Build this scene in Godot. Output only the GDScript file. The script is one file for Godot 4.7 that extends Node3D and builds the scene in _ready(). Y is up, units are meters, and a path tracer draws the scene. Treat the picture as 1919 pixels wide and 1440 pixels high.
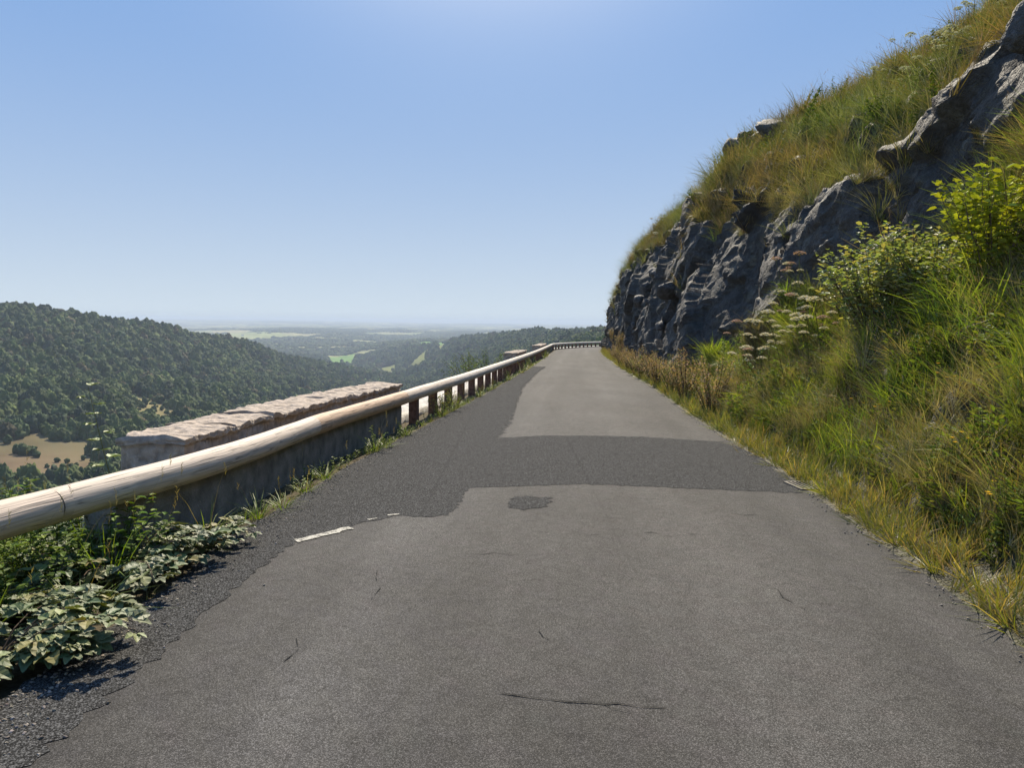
extends Node3D
# Mountain road along a rock cliff: log guard rail, concrete and stone parapets on the valley side, a grassy bank and
# cliff on the other, a wooded valley and plain beyond. World: camera above the origin, road runs towards -Z, metres.

const EYE := 1.6
const FALL := -0.0135            # the road falls gently away from the camera
const FOCAL := 1497.0            # of the 1919 x 1440 photograph, used to lay out the far terrain
const PITCH := 4.43
const ROLL := 0.5

var rng := RandomNumberGenerator.new()
var taken := {}
var M := {}
var T := {}

# ------------------------------------------------------------------ small helpers
func numbered(called: String) -> String:
	if not taken.has(called):
		taken[called] = 0
		return called
	taken[called] += 1
	return "%s_%03d" % [called, taken[called]]

func tag(o: Node, label: String, category := "", group := "", kind := "") -> void:
	if label: o.set_meta("label", label)
	if category: o.set_meta("category", category)
	if group: o.set_meta("group", group)
	if kind: o.set_meta("kind", kind)

func thing(called: String, at: Vector3, label: String, category: String, group := "", turn := 0.0, kind := "") -> Node3D:
	var o := Node3D.new()
	o.name = numbered(called)
	add_child(o)
	o.position = at
	o.rotation.y = turn
	tag(o, label, category, group, kind)
	return o

func put(mesh: Mesh, called: String, mat: Material, parent: Node = self, at := Vector3.ZERO) -> MeshInstance3D:
	var o := MeshInstance3D.new()
	o.name = numbered(called) if parent == self else called
	o.mesh = mesh
	if mat: o.material_override = mat
	parent.add_child(o, true)
	o.position = at
	return o

func lin(r: float, g: float, b: float) -> Color:
	return Color(r, g, b).linear_to_srgb()

class Geo:                        # collects triangles
	var v := PackedVector3Array()
	var n := PackedVector3Array()
	var c := PackedColorArray()
	var t := PackedVector2Array()
	var i := PackedInt32Array()
	func tri(a: Vector3, b: Vector3, d: Vector3, col := Color.WHITE) -> void:
		var k := v.size()
		v.append(a); v.append(b); v.append(d)
		c.append(col); c.append(col); c.append(col)
		i.append(k); i.append(k + 1); i.append(k + 2)
	func quad(a: Vector3, b: Vector3, d: Vector3, e: Vector3, col := Color.WHITE) -> void:
		tri(a, b, d, col)
		tri(a, d, e, col)
	func blade(base: Vector3, dir: Vector3, up: Vector3, length: float, width: float, lean: float, droop: float, col: Color) -> void:
		var side := dir.cross(up).normalized() * width * 0.5
		var k := v.size()
		var steps := [0.0, 0.3, 0.65, 1.0]
		for q in 4:
			var s: float = steps[q]
			var p := base + dir * length * (lean * s + droop * s * s) + up * length * (s - 0.45 * droop * s * s - 0.3 * lean * lean * s)
			var w := side * (1.0 - 0.55 * s)
			if q == 3:
				v.append(p); c.append(col)
			else:
				v.append(p - w); v.append(p + w); c.append(col); c.append(col)
		for q in 2:
			var a := k + q * 2
			i.append_array(PackedInt32Array([a, a + 1, a + 2, a + 1, a + 3, a + 2]))
		i.append_array(PackedInt32Array([k + 4, k + 5, k + 6]))
	func leaf(base: Vector3, dir: Vector3, up: Vector3, length: float, width: float, fold: float, col: Color) -> void:
		var side := dir.cross(up).normalized()
		var nrm := side.cross(dir).normalized()
		var m1 := base + dir * length * 0.3 - nrm * fold * width * 0.3
		var m2 := base + dir * length * 0.7 - nrm * fold * width * 0.35
		var tip := base + dir * length - nrm * length * 0.14
		var l1 := base + dir * length * 0.3 + side * width * 0.46 + nrm * fold * width * 0.25
		var l2 := base + dir * length * 0.7 + side * width * 0.38 + nrm * fold * width * 0.2
		var r1 := base + dir * length * 0.3 - side * width * 0.46 + nrm * fold * width * 0.25
		var r2 := base + dir * length * 0.7 - side * width * 0.38 + nrm * fold * width * 0.2
		for q in [[base, l1, m1], [l1, l2, m2], [l1, m2, m1], [l2, tip, m2], [base, m1, r1], [r1, m1, m2], [r1, m2, r2], [r2, m2, tip]]:
			tri(q[0], q[1], q[2], col)
	func lobed(base: Vector3, dir: Vector3, up: Vector3, length: float, width: float, seed: int, col: Color) -> void:   # a toothed, cupped leaflet
		var side := dir.cross(up).normalized()
		var nrm := side.cross(dir).normalized()
		var ts := [0.0, 0.08, 0.18, 0.3, 0.42, 0.55, 0.68, 0.8, 0.91, 1.0]
		var prev := []
		for q in ts.size():
			var t: float = ts[q]
			var w := width * 0.5 * pow(sin(PI * pow(t, 0.72)), 0.75) * (1.0 if q % 2 == 0 else 0.86)
			var mid := base + dir * length * t - nrm * length * 0.22 * t * t
			var row := [mid + side * w + nrm * w * (0.28 + 0.1 * sin(seed + q * 2.0)), mid, mid - side * w + nrm * w * (0.28 + 0.1 * cos(seed + q * 1.7))]
			if prev:
				for h in 2: quad(prev[h], prev[h + 1], row[h + 1], row[h], col)
			prev = row
	func tube(pts: PackedVector3Array, r0: float, r1: float, sides: int, col: Color) -> void:
		var k := v.size()
		for q in pts.size():
			var d := (pts[min(q + 1, pts.size() - 1)] - pts[max(q - 1, 0)]).normalized()
			var a := d.cross(Vector3(0.31, 0.1, 0.94)).normalized()
			var b := d.cross(a)
			var r: float = lerp(r0, r1, float(q) / max(1, pts.size() - 1))
			for s in sides:
				var w := TAU * s / sides
				v.append(pts[q] + (a * cos(w) + b * sin(w)) * r)
				c.append(col)
		for q in pts.size() - 1:
			for s in sides:
				var a0 := k + q * sides + s
				var a1 := k + q * sides + (s + 1) % sides
				i.append_array(PackedInt32Array([a0, a0 + sides, a1, a1, a0 + sides, a1 + sides]))
	func smooth() -> void:
		n.resize(v.size())
		n.fill(Vector3.ZERO)
		for q in range(0, i.size(), 3):
			var f := (v[i[q + 2]] - v[i[q]]).cross(v[i[q + 1]] - v[i[q]])
			n[i[q]] += f; n[i[q + 1]] += f; n[i[q + 2]] += f
		for q in n.size(): n[q] = n[q].normalized()
	func mesh() -> ArrayMesh:
		if n.size() == v.size():                      # faces look the way their normals do
			for q in range(0, i.size(), 3):
				var f := (v[i[q + 2]] - v[i[q]]).cross(v[i[q + 1]] - v[i[q]])
				if f.dot(n[i[q]] + n[i[q + 1]] + n[i[q + 2]]) < 0.0:
					var swap := i[q + 1]
					i[q + 1] = i[q + 2]
					i[q + 2] = swap
		var a := []
		a.resize(Mesh.ARRAY_MAX)
		a[Mesh.ARRAY_VERTEX] = v
		if n.size() == v.size(): a[Mesh.ARRAY_NORMAL] = n
		if c.size() == v.size(): a[Mesh.ARRAY_COLOR] = c
		if t.size() == v.size(): a[Mesh.ARRAY_TEX_UV] = t
		a[Mesh.ARRAY_INDEX] = i
		var m := ArrayMesh.new()
		m.add_surface_from_arrays(Mesh.PRIMITIVE_TRIANGLES, a)
		return m

func noise(kind: int, freq: float, octaves := 1, seed := 1, gain := 0.5) -> FastNoiseLite:
	var f := FastNoiseLite.new()
	f.noise_type = kind
	f.frequency = freq
	f.seed = seed
	f.fractal_type = FastNoiseLite.FRACTAL_FBM if octaves > 1 else FastNoiseLite.FRACTAL_NONE
	f.fractal_octaves = octaves
	f.fractal_gain = gain
	return f

func field(f: FastNoiseLite, size: int) -> PackedByteArray:
	var im := f.get_seamless_image(size, size, false, false, 0.03, true)
	im.convert(Image.FORMAT_L8)
	return im.get_data()

func texture(size: int, fields: Array, pick: Callable) -> ImageTexture:   # pick(values) -> linear colour
	var out := PackedByteArray()
	out.resize(size * size * 3)
	var vals := []
	vals.resize(fields.size())
	for q in size * size:
		for k in fields.size(): vals[k] = fields[k][q] / 255.0
		var col: Color = pick.call(vals)
		col = col.linear_to_srgb()
		out[q * 3] = clampi(int(col.r * 255.0), 0, 255)
		out[q * 3 + 1] = clampi(int(col.g * 255.0), 0, 255)
		out[q * 3 + 2] = clampi(int(col.b * 255.0), 0, 255)
	return ImageTexture.create_from_image(Image.create_from_data(size, size, false, Image.FORMAT_RGB8, out))

func grey(data: PackedByteArray, size: int) -> ImageTexture:
	return ImageTexture.create_from_image(Image.create_from_data(size, size, false, Image.FORMAT_L8, data))

func material(rough: float, spec := 0.5) -> StandardMaterial3D:
	var m := StandardMaterial3D.new()
	m.roughness = rough
	m.metallic_specular = spec
	m.vertex_color_use_as_albedo = true
	m.cull_mode = BaseMaterial3D.CULL_DISABLED
	return m

func leafy(rough: float, through: float, spec := 0.5) -> StandardMaterial3D:
	var m := material(rough, spec)
	m.backlight_enabled = true
	m.backlight = Color(through, through, through * 0.55)
	return m

func spread(mesh: Mesh, mat: Material, places: Array, cols: Array, called: String, parent: Node) -> void:
	if places.is_empty(): return
	var mm := MultiMesh.new()
	mm.transform_format = MultiMesh.TRANSFORM_3D
	mm.use_colors = true
	mm.mesh = mesh
	mm.instance_count = places.size()
	for q in places.size():
		mm.set_instance_transform(q, places[q])
		mm.set_instance_color(q, cols[q])
	var o := MultiMeshInstance3D.new()
	o.multimesh = mm
	o.material_override = mat
	o.name = called
	o.set_meta("kind", "stuff")
	parent.add_child(o, true)

func nth(k: int) -> String:
	var words := ["first", "second", "third", "fourth", "fifth", "sixth", "seventh", "eighth", "ninth", "tenth", "eleventh", "twelfth", "thirteenth", "fourteenth", "fifteenth", "sixteenth", "seventeenth", "eighteenth", "nineteenth", "twentieth", "twenty-first", "twenty-second", "twenty-third", "twenty-fourth"]
	return words[min(k, words.size() - 1)]

func from_left(spots: Array) -> Array:                # positions in the order in which they stand in the picture
	spots.sort_custom(func(a, b): return a.x / -a.z < b.x / -b.z)
	return spots

func rnd(a: float, b: float) -> float: return rng.randf_range(a, b)
func tint(c: Color, k: float) -> Color:
	var f := rnd(1.0 - k, 1.0 + k)
	return Color(c.r * f * rnd(0.93, 1.07), c.g * f, c.b * f * rnd(0.9, 1.1))

# ------------------------------------------------------------------ lines of the road
func curve_through(pts: Array) -> Curve3D:
	var c := Curve3D.new()
	c.bake_interval = 0.1
	for k in pts.size():
		var p := Vector3(pts[k][0], 0, -pts[k][1])
		var a: Array = pts[max(k - 1, 0)]
		var b: Array = pts[min(k + 1, pts.size() - 1)]
		var tan := Vector3(b[0] - a[0], 0, -(b[1] - a[1])).normalized()
		var before := p.distance_to(Vector3(a[0], 0, -a[1])) / 3.0
		var after := p.distance_to(Vector3(b[0], 0, -b[1])) / 3.0
		c.add_point(p, -tan * before, tan * after)
	return c

func lift(p: Vector3, y := 0.0) -> Vector3: return Vector3(p.x, FALL * -p.z + y, p.z)

func frame(c: Curve3D, s: float) -> Array:      # point on the ground, forward, and the direction to the right of it
	var p := c.sample_baked(s)
	var f := (c.sample_baked(min(s + 0.3, c.get_baked_length())) - c.sample_baked(max(s - 0.3, 0.0))).normalized()
	return [lift(p), f, f.cross(Vector3.UP)]

func along(c: Curve3D, depth: float) -> float:   # arc length at which the curve passes a depth
	var lo := 0.0
	var hi := c.get_baked_length()
	for k in 30:
		var m := (lo + hi) / 2
		if -c.sample_baked(m).z < depth: lo = m
		else: hi = m
	return lo

var rail_line: Curve3D
var left_line: Curve3D
var right_line: Curve3D

# ------------------------------------------------------------------ far terrain, laid out by bearing and distance
var tx := []          # bearing columns (photograph pixels)
var tl := []          # logarithm of the distance
var th := []          # heights

func pixel_height(x: float, y: float, d: float) -> float:
	var a := (x - 959.5) / FOCAL
	var b := -(y - 720.0) / FOCAL
	var r := deg_to_rad(ROLL)
	var p := deg_to_rad(PITCH)
	b = a * sin(r) + b * cos(r)
	return EYE + d * (b * cos(p) - sin(p)) / (cos(p) + b * sin(p))

func solve_terrain() -> void:
	var cols := {
		-900: [[150, 1200], [400, 1000], [700, 930], [950, 800], [1300, 690], [1700, 590], [1950, 551], [2500, 600], [5000, 640], [12000, 634], [30000, 596]],
		-400: [[150, 1200], [400, 1010], [700, 940], [950, 820], [1300, 710], [1700, 610], [2000, 559], [2500, 620], [5000, 640], [12000, 632], [30000, 597]],
		0: [[150, 1180], [400, 1000], [700, 935], [760, 885], [950, 812], [1150, 742], [1400, 680], [1700, 622], [2000, 587], [2500, 640], [5000, 640], [12000, 630], [30000, 598]],
		110: [[700, 920], [900, 835], [1300, 720], [1700, 640], [2050, 601], [2500, 640], [5000, 650]],
		200: [[150, 1150], [400, 980], [700, 910], [900, 840], [1050, 792], [1300, 742], [1600, 692], [1900, 642], [2150, 611], [2600, 660], [5000, 660], [12000, 627], [30000, 599]],
		300: [[900, 850], [1150, 790], [1500, 735], [1900, 680], [2300, 619], [2800, 670], [8000, 640]],
		400: [[150, 1100], [400, 980], [700, 910], [1000, 840], [1250, 792], [1600, 742], [2000, 694], [2400, 652], [2600, 634], [3200, 680], [6000, 668], [9000, 632], [12000, 620], [30000, 601]],
		480: [[1000, 850], [1600, 760], [2200, 700], [2800, 653], [3300, 690], [6000, 660], [9000, 632]],
		550: [[400, 980], [1000, 860], [1600, 790], [2100, 736], [2600, 704], [3000, 676], [3600, 700], [5000, 676], [7000, 648], [9000, 632], [12000, 619], [30000, 602]],
		650: [[150, 1050], [400, 950], [1000, 850], [1500, 800], [2200, 744], [2800, 718], [3300, 698], [4000, 708], [5000, 684], [6000, 667], [7000, 650], [9000, 634], [12000, 622], [30000, 604]],
		750: [[400, 930], [1000, 840], [2000, 770], [3000, 728], [3600, 714], [4200, 696], [4800, 678], [5500, 655], [6500, 642], [7500, 648], [10000, 632], [30000, 606]],
		870: [[150, 1000], [400, 900], [1000, 810], [2000, 742], [2600, 710], [3300, 678], [4000, 651], [4800, 639], [6000, 644], [8000, 634], [12000, 624], [30000, 607]],
		960: [[400, 870], [1000, 770], [1500, 722], [2000, 690], [2600, 657], [3200, 637], [5000, 645], [9000, 631], [30000, 608]],
		1050: [[150, 900], [400, 800], [1000, 705], [1500, 672], [2200, 645], [2800, 635], [3300, 633], [5000, 640], [9000, 629], [12000, 624], [30000, 609]],
		1130: [[300, 820], [600, 720], [1000, 668], [1600, 641], [2200, 631], [2600, 629], [5000, 636], [12000, 624], [30000, 610]],
		1400: [[150, 900], [600, 720], [1000, 668], [1600, 640], [2600, 628], [5000, 634], [12000, 622], [30000, 611]],
	}
	var px := PackedFloat64Array()
	var pl := PackedFloat64Array()
	var py := PackedFloat64Array()
	for x in cols:
		for q in cols[x]:
			px.append(x / 150.0)
			pl.append(log(q[0]) * 4.0)
			py.append(q[1])
	var n := px.size()
	var size := n + 3
	var a := []                               # thin plate spline
	for r in size:
		var row := PackedFloat64Array()
		row.resize(size + 1)
		a.append(row)
	for r in n:
		for c in n:
			var d2 := (px[r] - px[c]) ** 2 + (pl[r] - pl[c]) ** 2
			a[r][c] = 0.5 * d2 * log(d2) if d2 > 1e-9 else 0.02
		a[r][n] = 1.0; a[r][n + 1] = px[r]; a[r][n + 2] = pl[r]; a[r][size] = py[r]
		a[n][r] = 1.0; a[n + 1][r] = px[r]; a[n + 2][r] = pl[r]
	for k in size:
		var best := k
		for r in range(k + 1, size):
			if abs(a[r][k]) > abs(a[best][k]): best = r
		var swap = a[k]; a[k] = a[best]; a[best] = swap
		for r in range(k + 1, size):
			var f: float = a[r][k] / a[k][k]
			if f == 0.0: continue
			var row: PackedFloat64Array = a[r]
			var top: PackedFloat64Array = a[k]
			for c in range(k, size + 1): row[c] -= f * top[c]
			a[r] = row
	var w := PackedFloat64Array()
	w.resize(size)
	for k in range(size - 1, -1, -1):
		var s: float = a[k][size]
		for c in range(k + 1, size): s -= a[k][c] * w[c]
		w[k] = s / a[k][k]
	var x := -1000.0
	while x <= 1401.0:
		tx.append(x)
		x += 30.0
	var l := log(120.0)
	while l <= log(31500.0):
		tl.append(l)
		l += 0.05
	for xx in tx:
		var row := PackedFloat64Array()
		for ll in tl:
			var u: float = clampf(xx, -900.0, 1400.0) / 150.0
			var v: float = ll * 4.0
			var s: float = w[n] + w[n + 1] * u + w[n + 2] * v
			for k in n:
				var d2: float = (px[k] - u) ** 2 + (pl[k] - v) ** 2
				if d2 > 1e-9: s += w[k] * 0.5 * d2 * log(d2)
			row.append(pixel_height(xx, s, exp(ll)))
		th.append(row)

var hills_a: FastNoiseLite
var hills_b: FastNoiseLite

func bearing(p: Vector2) -> float: return 959.5 + FOCAL * p.x / p.y      # p: (x, depth)

func terrain_height(x: float, d: float) -> float:
	var b := clampf(959.5 + FOCAL * x / d, -999.0, 1399.0)
	var l := clampf(log(d), tl[0] + 0.001, tl[-1] - 0.001)
	var fu: float = (b - tx[0]) / 30.0
	var fl: float = (l - tl[0]) / 0.05
	var iu := clampi(int(fu), 0, tx.size() - 2)
	var il := clampi(int(fl), 0, tl.size() - 2)
	fu -= iu
	fl -= il
	var h: float = lerp(lerp(th[iu][il], th[iu + 1][il], fu), lerp(th[iu][il + 1], th[iu + 1][il + 1], fu), fl)
	var k := clampf((d - 500.0) / 800.0, 0.0, 1.0)
	return h + k * (hills_a.get_noise_2d(x, d) * 14.0 + hills_b.get_noise_2d(x, d) * (5.0 if d < 6000 else 16.0))

# clearings: bearing, distance, half widths in bearing and in log distance, colour
var meadows := []
var patchwork: FastNoiseLite
var patchtone: FastNoiseLite
var edge_noise: FastNoiseLite

func ground_cover(x: float, d: float) -> Array:     # [0 wood / 1 open / 0.5 scrub, colour]
	var b := 959.5 + FOCAL * x / d
	var l := log(d)
	var wob := edge_noise.get_noise_2d(x, d)
	for m in meadows:
		var u: float = (b - m[0]) / m[2]
		var v: float = (l - log(m[1])) / m[3]
		var sk: float = m[6] if m.size() > 6 else 0.0
		v += sk * u
		if max(abs(u), abs(v)) + 0.25 * (u * u + v * v) * 0.5 + wob * 0.35 < 1.0:
			return [m[4], m[5]]
	if d > 5200.0:
		var open := patchwork.get_noise_2d(x, d) + 0.25 * wob
		var far := clampf((d - 5000.0) / 4000.0, 0.0, 1.0)
		if open > lerp(0.55, 0.12, far):
			var tone := patchtone.get_noise_2d(x, d) * 0.5 + 0.5
			return [1.0, Color(0.17, 0.2, 0.08).lerp(Color(0.3, 0.27, 0.14), tone)]
	return [0.0, Color(0.03, 0.045, 0.02)]

func build_terrain() -> void:
	hills_a = noise(FastNoiseLite.TYPE_SIMPLEX_SMOOTH, 1.0 / 420.0, 3, 5)
	hills_b = noise(FastNoiseLite.TYPE_SIMPLEX_SMOOTH, 1.0 / 1500.0, 2, 8)
	patchwork = noise(FastNoiseLite.TYPE_CELLULAR, 1.0 / 520.0, 1, 21)
	patchwork.cellular_return_type = FastNoiseLite.RETURN_CELL_VALUE
	patchwork.cellular_jitter = 1.0
	patchtone = noise(FastNoiseLite.TYPE_CELLULAR, 1.0 / 520.0, 1, 22)
	patchtone.cellular_return_type = FastNoiseLite.RETURN_CELL_VALUE
	edge_noise = noise(FastNoiseLite.TYPE_SIMPLEX_SMOOTH, 1.0 / 90.0, 3, 9)
	var tan := Color(0.135, 0.11, 0.06)
	var olive := Color(0.15, 0.16, 0.055)
	var green := Color(0.13, 0.22, 0.06)
	meadows = [
		[20, 830, 165, 0.15, 1.0, tan], [-330, 800, 170, 0.1, 1.0, olive], [285, 1230, 55, 0.1, 0.5, Color(0.2, 0.17, 0.08), 0.4],
		[600, 2350, 32, 0.05, 1.0, olive, 0.2], [560, 2150, 18, 0.03, 1.0, olive], [645, 2900, 14, 0.03, 1.0, olive],
		[640, 5250, 28, 0.14, 1.0, green, -0.3], [727, 4300, 20, 0.1, 1.0, olive], [778, 4150, 25, 0.1, 1.0, olive, -0.5],
		[774, 3500, 24, 0.06, 1.0, Color(0.1, 0.24, 0.05)], [735, 3900, 14, 0.035, 1.0, olive], [748, 3650, 9, 0.03, 1.0, green], [795, 4700, 18, 0.04, 1.0, olive, -0.9],
		[806, 5700, 26, 0.1, 1.0, green, 0.2], [832, 4850, 16, 0.1, 1.0, olive, -0.5], [690, 3150, 12, 0.04, 1.0, green],
		[1110, 2350, 42, 0.16, 1.0, olive, 0.3], [1060, 2900, 14, 0.05, 1.0, olive], [700, 4800, 10, 0.04, 1.0, green],
		[480, 9500, 60, 0.11, 1.0, Color(0.24, 0.26, 0.1)], [540, 8300, 28, 0.04, 1.0, tan], [430, 11000, 40, 0.05, 1.0, Color(0.28, 0.25, 0.12)],
	]
	solve_terrain()
	var g := Geo.new()
	var columns := []
	var x := -2600.0
	while x < 1500.0:
		columns.append(x)
		x += 60.0 if x < -260.0 else (4.0 if x < 1160.0 else 40.0)
	var rings := []
	var d := 120.0
	while d < 31000.0:
		rings.append(d)
		d *= 1.03 if d < 600.0 else 1.014
	for r in rings:
		for c in columns:
			var wx: float = (c - 959.5) / FOCAL * r
			var cover := ground_cover(wx, r)
			var col: Color = cover[1]
			if cover[0] > 0.4: col = col * (1.0 + 0.5 * edge_noise.get_noise_2d(wx * 0.6 + 900.0, r * 0.6)) + Color(0, 0.02, 0) * edge_noise.get_noise_2d(wx * 0.3, r * 0.3 + 500.0)
			g.v.append(Vector3(wx, terrain_height(wx, r), -r))
			g.c.append(col)
	var w := columns.size()
	for r in rings.size() - 1:
		for c in w - 1:
			var k := r * w + c
			g.i.append_array(PackedInt32Array([k, k + w, k + 1, k + 1, k + w, k + w + 1]))
	g.smooth()
	var o := put(g.mesh(), "terrain", M.soil_far)
	tag(o, "wooded valley and fields running out to a flat plain", "", "", "structure")

func crown_mesh(seed: int) -> ArrayMesh:            # a lumpy broadleaf crown, unit radius, standing on y = 0
	var s := SphereMesh.new()
	s.radius = 1.0
	s.height = 2.0
	s.radial_segments = 28
	s.rings = 16
	var a := s.get_mesh_arrays()
	var g := Geo.new()
	g.v = a[Mesh.ARRAY_VERTEX]
	g.i = a[Mesh.ARRAY_INDEX]
	var big := noise(FastNoiseLite.TYPE_SIMPLEX_SMOOTH, 0.75, 1, seed)
	var lump := noise(FastNoiseLite.TYPE_CELLULAR, 1.9, 1, seed + 3)
	var fine := noise(FastNoiseLite.TYPE_SIMPLEX, 4.5, 1, seed + 7)
	for k in g.v.size():
		var p := g.v[k].normalized()
		var r := 1.0 + 0.28 * big.get_noise_3dv(p) - 0.42 * (lump.get_noise_3dv(p) + 0.35) + 0.26 * fine.get_noise_3dv(p)
		p *= r
		p.y = p.y * 0.95 + 0.75
		g.v[k] = p
		var f := 1.0 + 0.25 * fine.get_noise_3dv(p * 2.0)
		g.c.append(Color(f, f, f))
	g.smooth()
	return g.mesh()

func build_forest() -> void:
	var crowns := []
	for k in 5: crowns.append(crown_mesh(30 + k))
	var places := [[], [], [], [], []]
	var tones := [[], [], [], [], []]
	var stand := noise(FastNoiseLite.TYPE_SIMPLEX_SMOOTH, 1.0 / 160.0, 2, 77)
	var kinds := noise(FastNoiseLite.TYPE_SIMPLEX_SMOOTH, 1.0 / 45.0, 2, 78)
	var ahead := {}                                  # the highest sight line so far on each bearing: the wood that hills hide is left out
	var d := 560.0
	while d < 13500.0:
		var gap := 9.6 if d < 1500 else (11.0 if d < 3200 else (15.0 if d < 5500 else 30.0))
		var x0 := d * (-150.0 - 959.5) / FOCAL
		var x1 := d * (1190.0 - 959.5) / FOCAL
		var x := x0
		while x < x1:
			var wx := x + rnd(-0.45, 0.45) * gap
			var wd := d + rnd(-0.45, 0.45) * gap
			x += gap
			var col := int((959.5 + FOCAL * wx / wd) / 6.0)
			var h := terrain_height(wx, wd)
			var slope: float = (h - EYE) / wd
			var seen: float = ahead.get(col, -9.0)
			if slope + 26.0 / wd < seen: continue
			if slope > seen: ahead[col] = slope
			var cover := ground_cover(wx, wd)
			if cover[0] > 0.9: continue
			if cover[0] > 0.4 and rng.randf() < 0.72: continue
			var big := 1.0 if cover[0] < 0.4 else 0.4
			var r := gap * 0.62 * big * (rnd(0.45, 1.15) if rng.randf() < 0.7 else rnd(1.2, 1.75))
			if d > 5500.0: r = gap * 0.6 * rnd(0.6, 1.2)
			var v := rng.randi() % 5
			var t := Transform3D(Basis(Vector3.UP, rnd(0, TAU)).scaled(Vector3(r, r * rnd(0.95, 1.5), r)), Vector3(wx, h - r * 0.2, -wd))
			if d > 5500.0: t.basis = t.basis.scaled(Vector3(1, 0.5, 1))
			places[v].append(t)
			var tone := stand.get_noise_2d(wx, wd)
			var c := Color(0.04, 0.066, 0.024).lerp(Color(0.07, 0.092, 0.028), clampf(tone + 0.5, 0.0, 1.0))
			var mix := kinds.get_noise_2d(wx, wd)
			if mix > 0.22: c = c.lerp(Color(0.085, 0.115, 0.03), 0.8)
			elif mix < -0.3: c = c.lerp(Color(0.024, 0.04, 0.024), 0.8)
			if rng.randf() < 0.05: c = Color(0.075, 0.062, 0.03)
			tones[v].append(tint(c, 0.3))
		d += gap
	var o := thing("forest", Vector3.ZERO, "dense broadleaf wood covering the valley sides and the hills", "forest", "", 0.0, "stuff")
	for v in 5: spread(crowns[v], M.crown, places[v], tones[v], "crowns", o)

func field_trees() -> void:                          # single trees round the meadows
	var spots := [[38, 845, 9], [52, 850, 8], [25, 852, 7], [62, 838, 6], [-20, 835, 7], [100, 820, 4], [118, 818, 4], [150, 838, 3.5], [80, 790, 3], [135, 800, 3.5],
		[170, 860, 5], [8, 905, 7], [240, 1180, 5], [262, 1240, 4], [300, 1250, 4.5], [322, 1220, 4], [610, 2380, 9], [575, 2330, 9], [590, 2400, 8], [715, 4250, 13], [735, 4330, 12],
		[770, 4100, 13], [790, 3560, 11], [756, 3480, 11], [640, 5200, 14], [1022, 3080, 15], [1090, 2500, 12], [1098, 2480, 11], [1112, 2520, 12], [1082, 2300, 8], [1125, 2470, 9]]
	spots.sort_custom(func(a, b): return a[0] < b[0])
	var tally := {}
	for q in spots.size():
		var s: Array = spots[q]
		var x: float = (s[0] - 959.5) / FOCAL * s[1]
		var r: float = s[2] * 0.62
		var near: bool = s[1] < 1300
		var where := "tan hay meadow on the valley floor" if s[1] < 950 else ("scrubby clearing on the wooded slope" if near else ("small meadow far down the valley" if s[0] < 1000 else "olive field on the far hilltop"))
		tally[where] = tally.get(where, -1) + 1
		var o := thing("broadleaf_tree", Vector3(x, terrain_height(x, s[1]) - 0.3, -s[1]), "dark tree by the %s, %s from the left" % [where, nth(tally[where])], "tree", "trees by the %s" % where)
		var g := Geo.new()
		g.tube(PackedVector3Array([Vector3(0, -1, 0), Vector3(0.1, r * 0.5, 0), Vector3(0, r * 1.2, 0.1)]), r * 0.09, r * 0.05, 6, Color(0.1, 0.08, 0.06))
		put(g.mesh(), "trunk", M.stem, o)
		var c := put(crown_mesh(60 + q), "crown", M.crown_single, o, Vector3(0, r * 0.35, 0))
		c.scale = Vector3(r, r * rnd(0.95, 1.2), r)

func houses() -> void:
	var tally := {}
	var spots := [[853, 4840, "largest"], [860, 4800, ""], [847, 4900, ""], [866, 4870, ""], [593, 7400, ""], [601, 7500, ""], [762, 6300, ""], [748, 3950, ""], [455, 9300, ""], [700, 7000, ""]]
	spots.sort_custom(func(a, b): return a[0] < b[0])
	for q in spots.size():
		var s: Array = spots[q]
		var d: float = s[1]
		var x: float = (s[0] - 959.5) / FOCAL * d
		var k := 1.5 if d > 6000 else 1.15
		var text := "white farmhouse with dark roof among the hilltop meadows" if s[0] > 840 else ("white farm building in the wooded plain far off" if d > 6000 else "white farmhouse on the valley floor between meadows")
		tally[text] = tally.get(text, -1) + 1
		var o := thing("farmhouse", Vector3(x, terrain_height(x, d), -d), "%s, %s from the left" % [text, nth(tally[text])], "house", "far farmhouses", rnd(-0.6, 0.6))
		var w := rnd(7, 11) * k
		var l := rnd(4, 6) * k
		var h := rnd(5, 6.5) * k
		var b := BoxMesh.new()
		b.size = Vector3(w * 2, h + 4, l * 2)
		put(b, "wall", M.plaster, o, Vector3(0, h / 2 - 2, 0))
		var p := PrismMesh.new()
		p.size = Vector3(l * 2 + 1.0, h * 0.6, w * 2 + 1.0)
		var rf := put(p, "roof", M.slate, o, Vector3(0, h + h * 0.3 + 0.02, 0))
		rf.rotation.y = PI / 2
		for e in 3:
			var win := BoxMesh.new()
			win.size = Vector3(1.4, 1.8, 0.2)
			put(win, "window", M.dark, o, Vector3(w * (e - 1) * 0.6, h * 0.5, l + 0.1))

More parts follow.
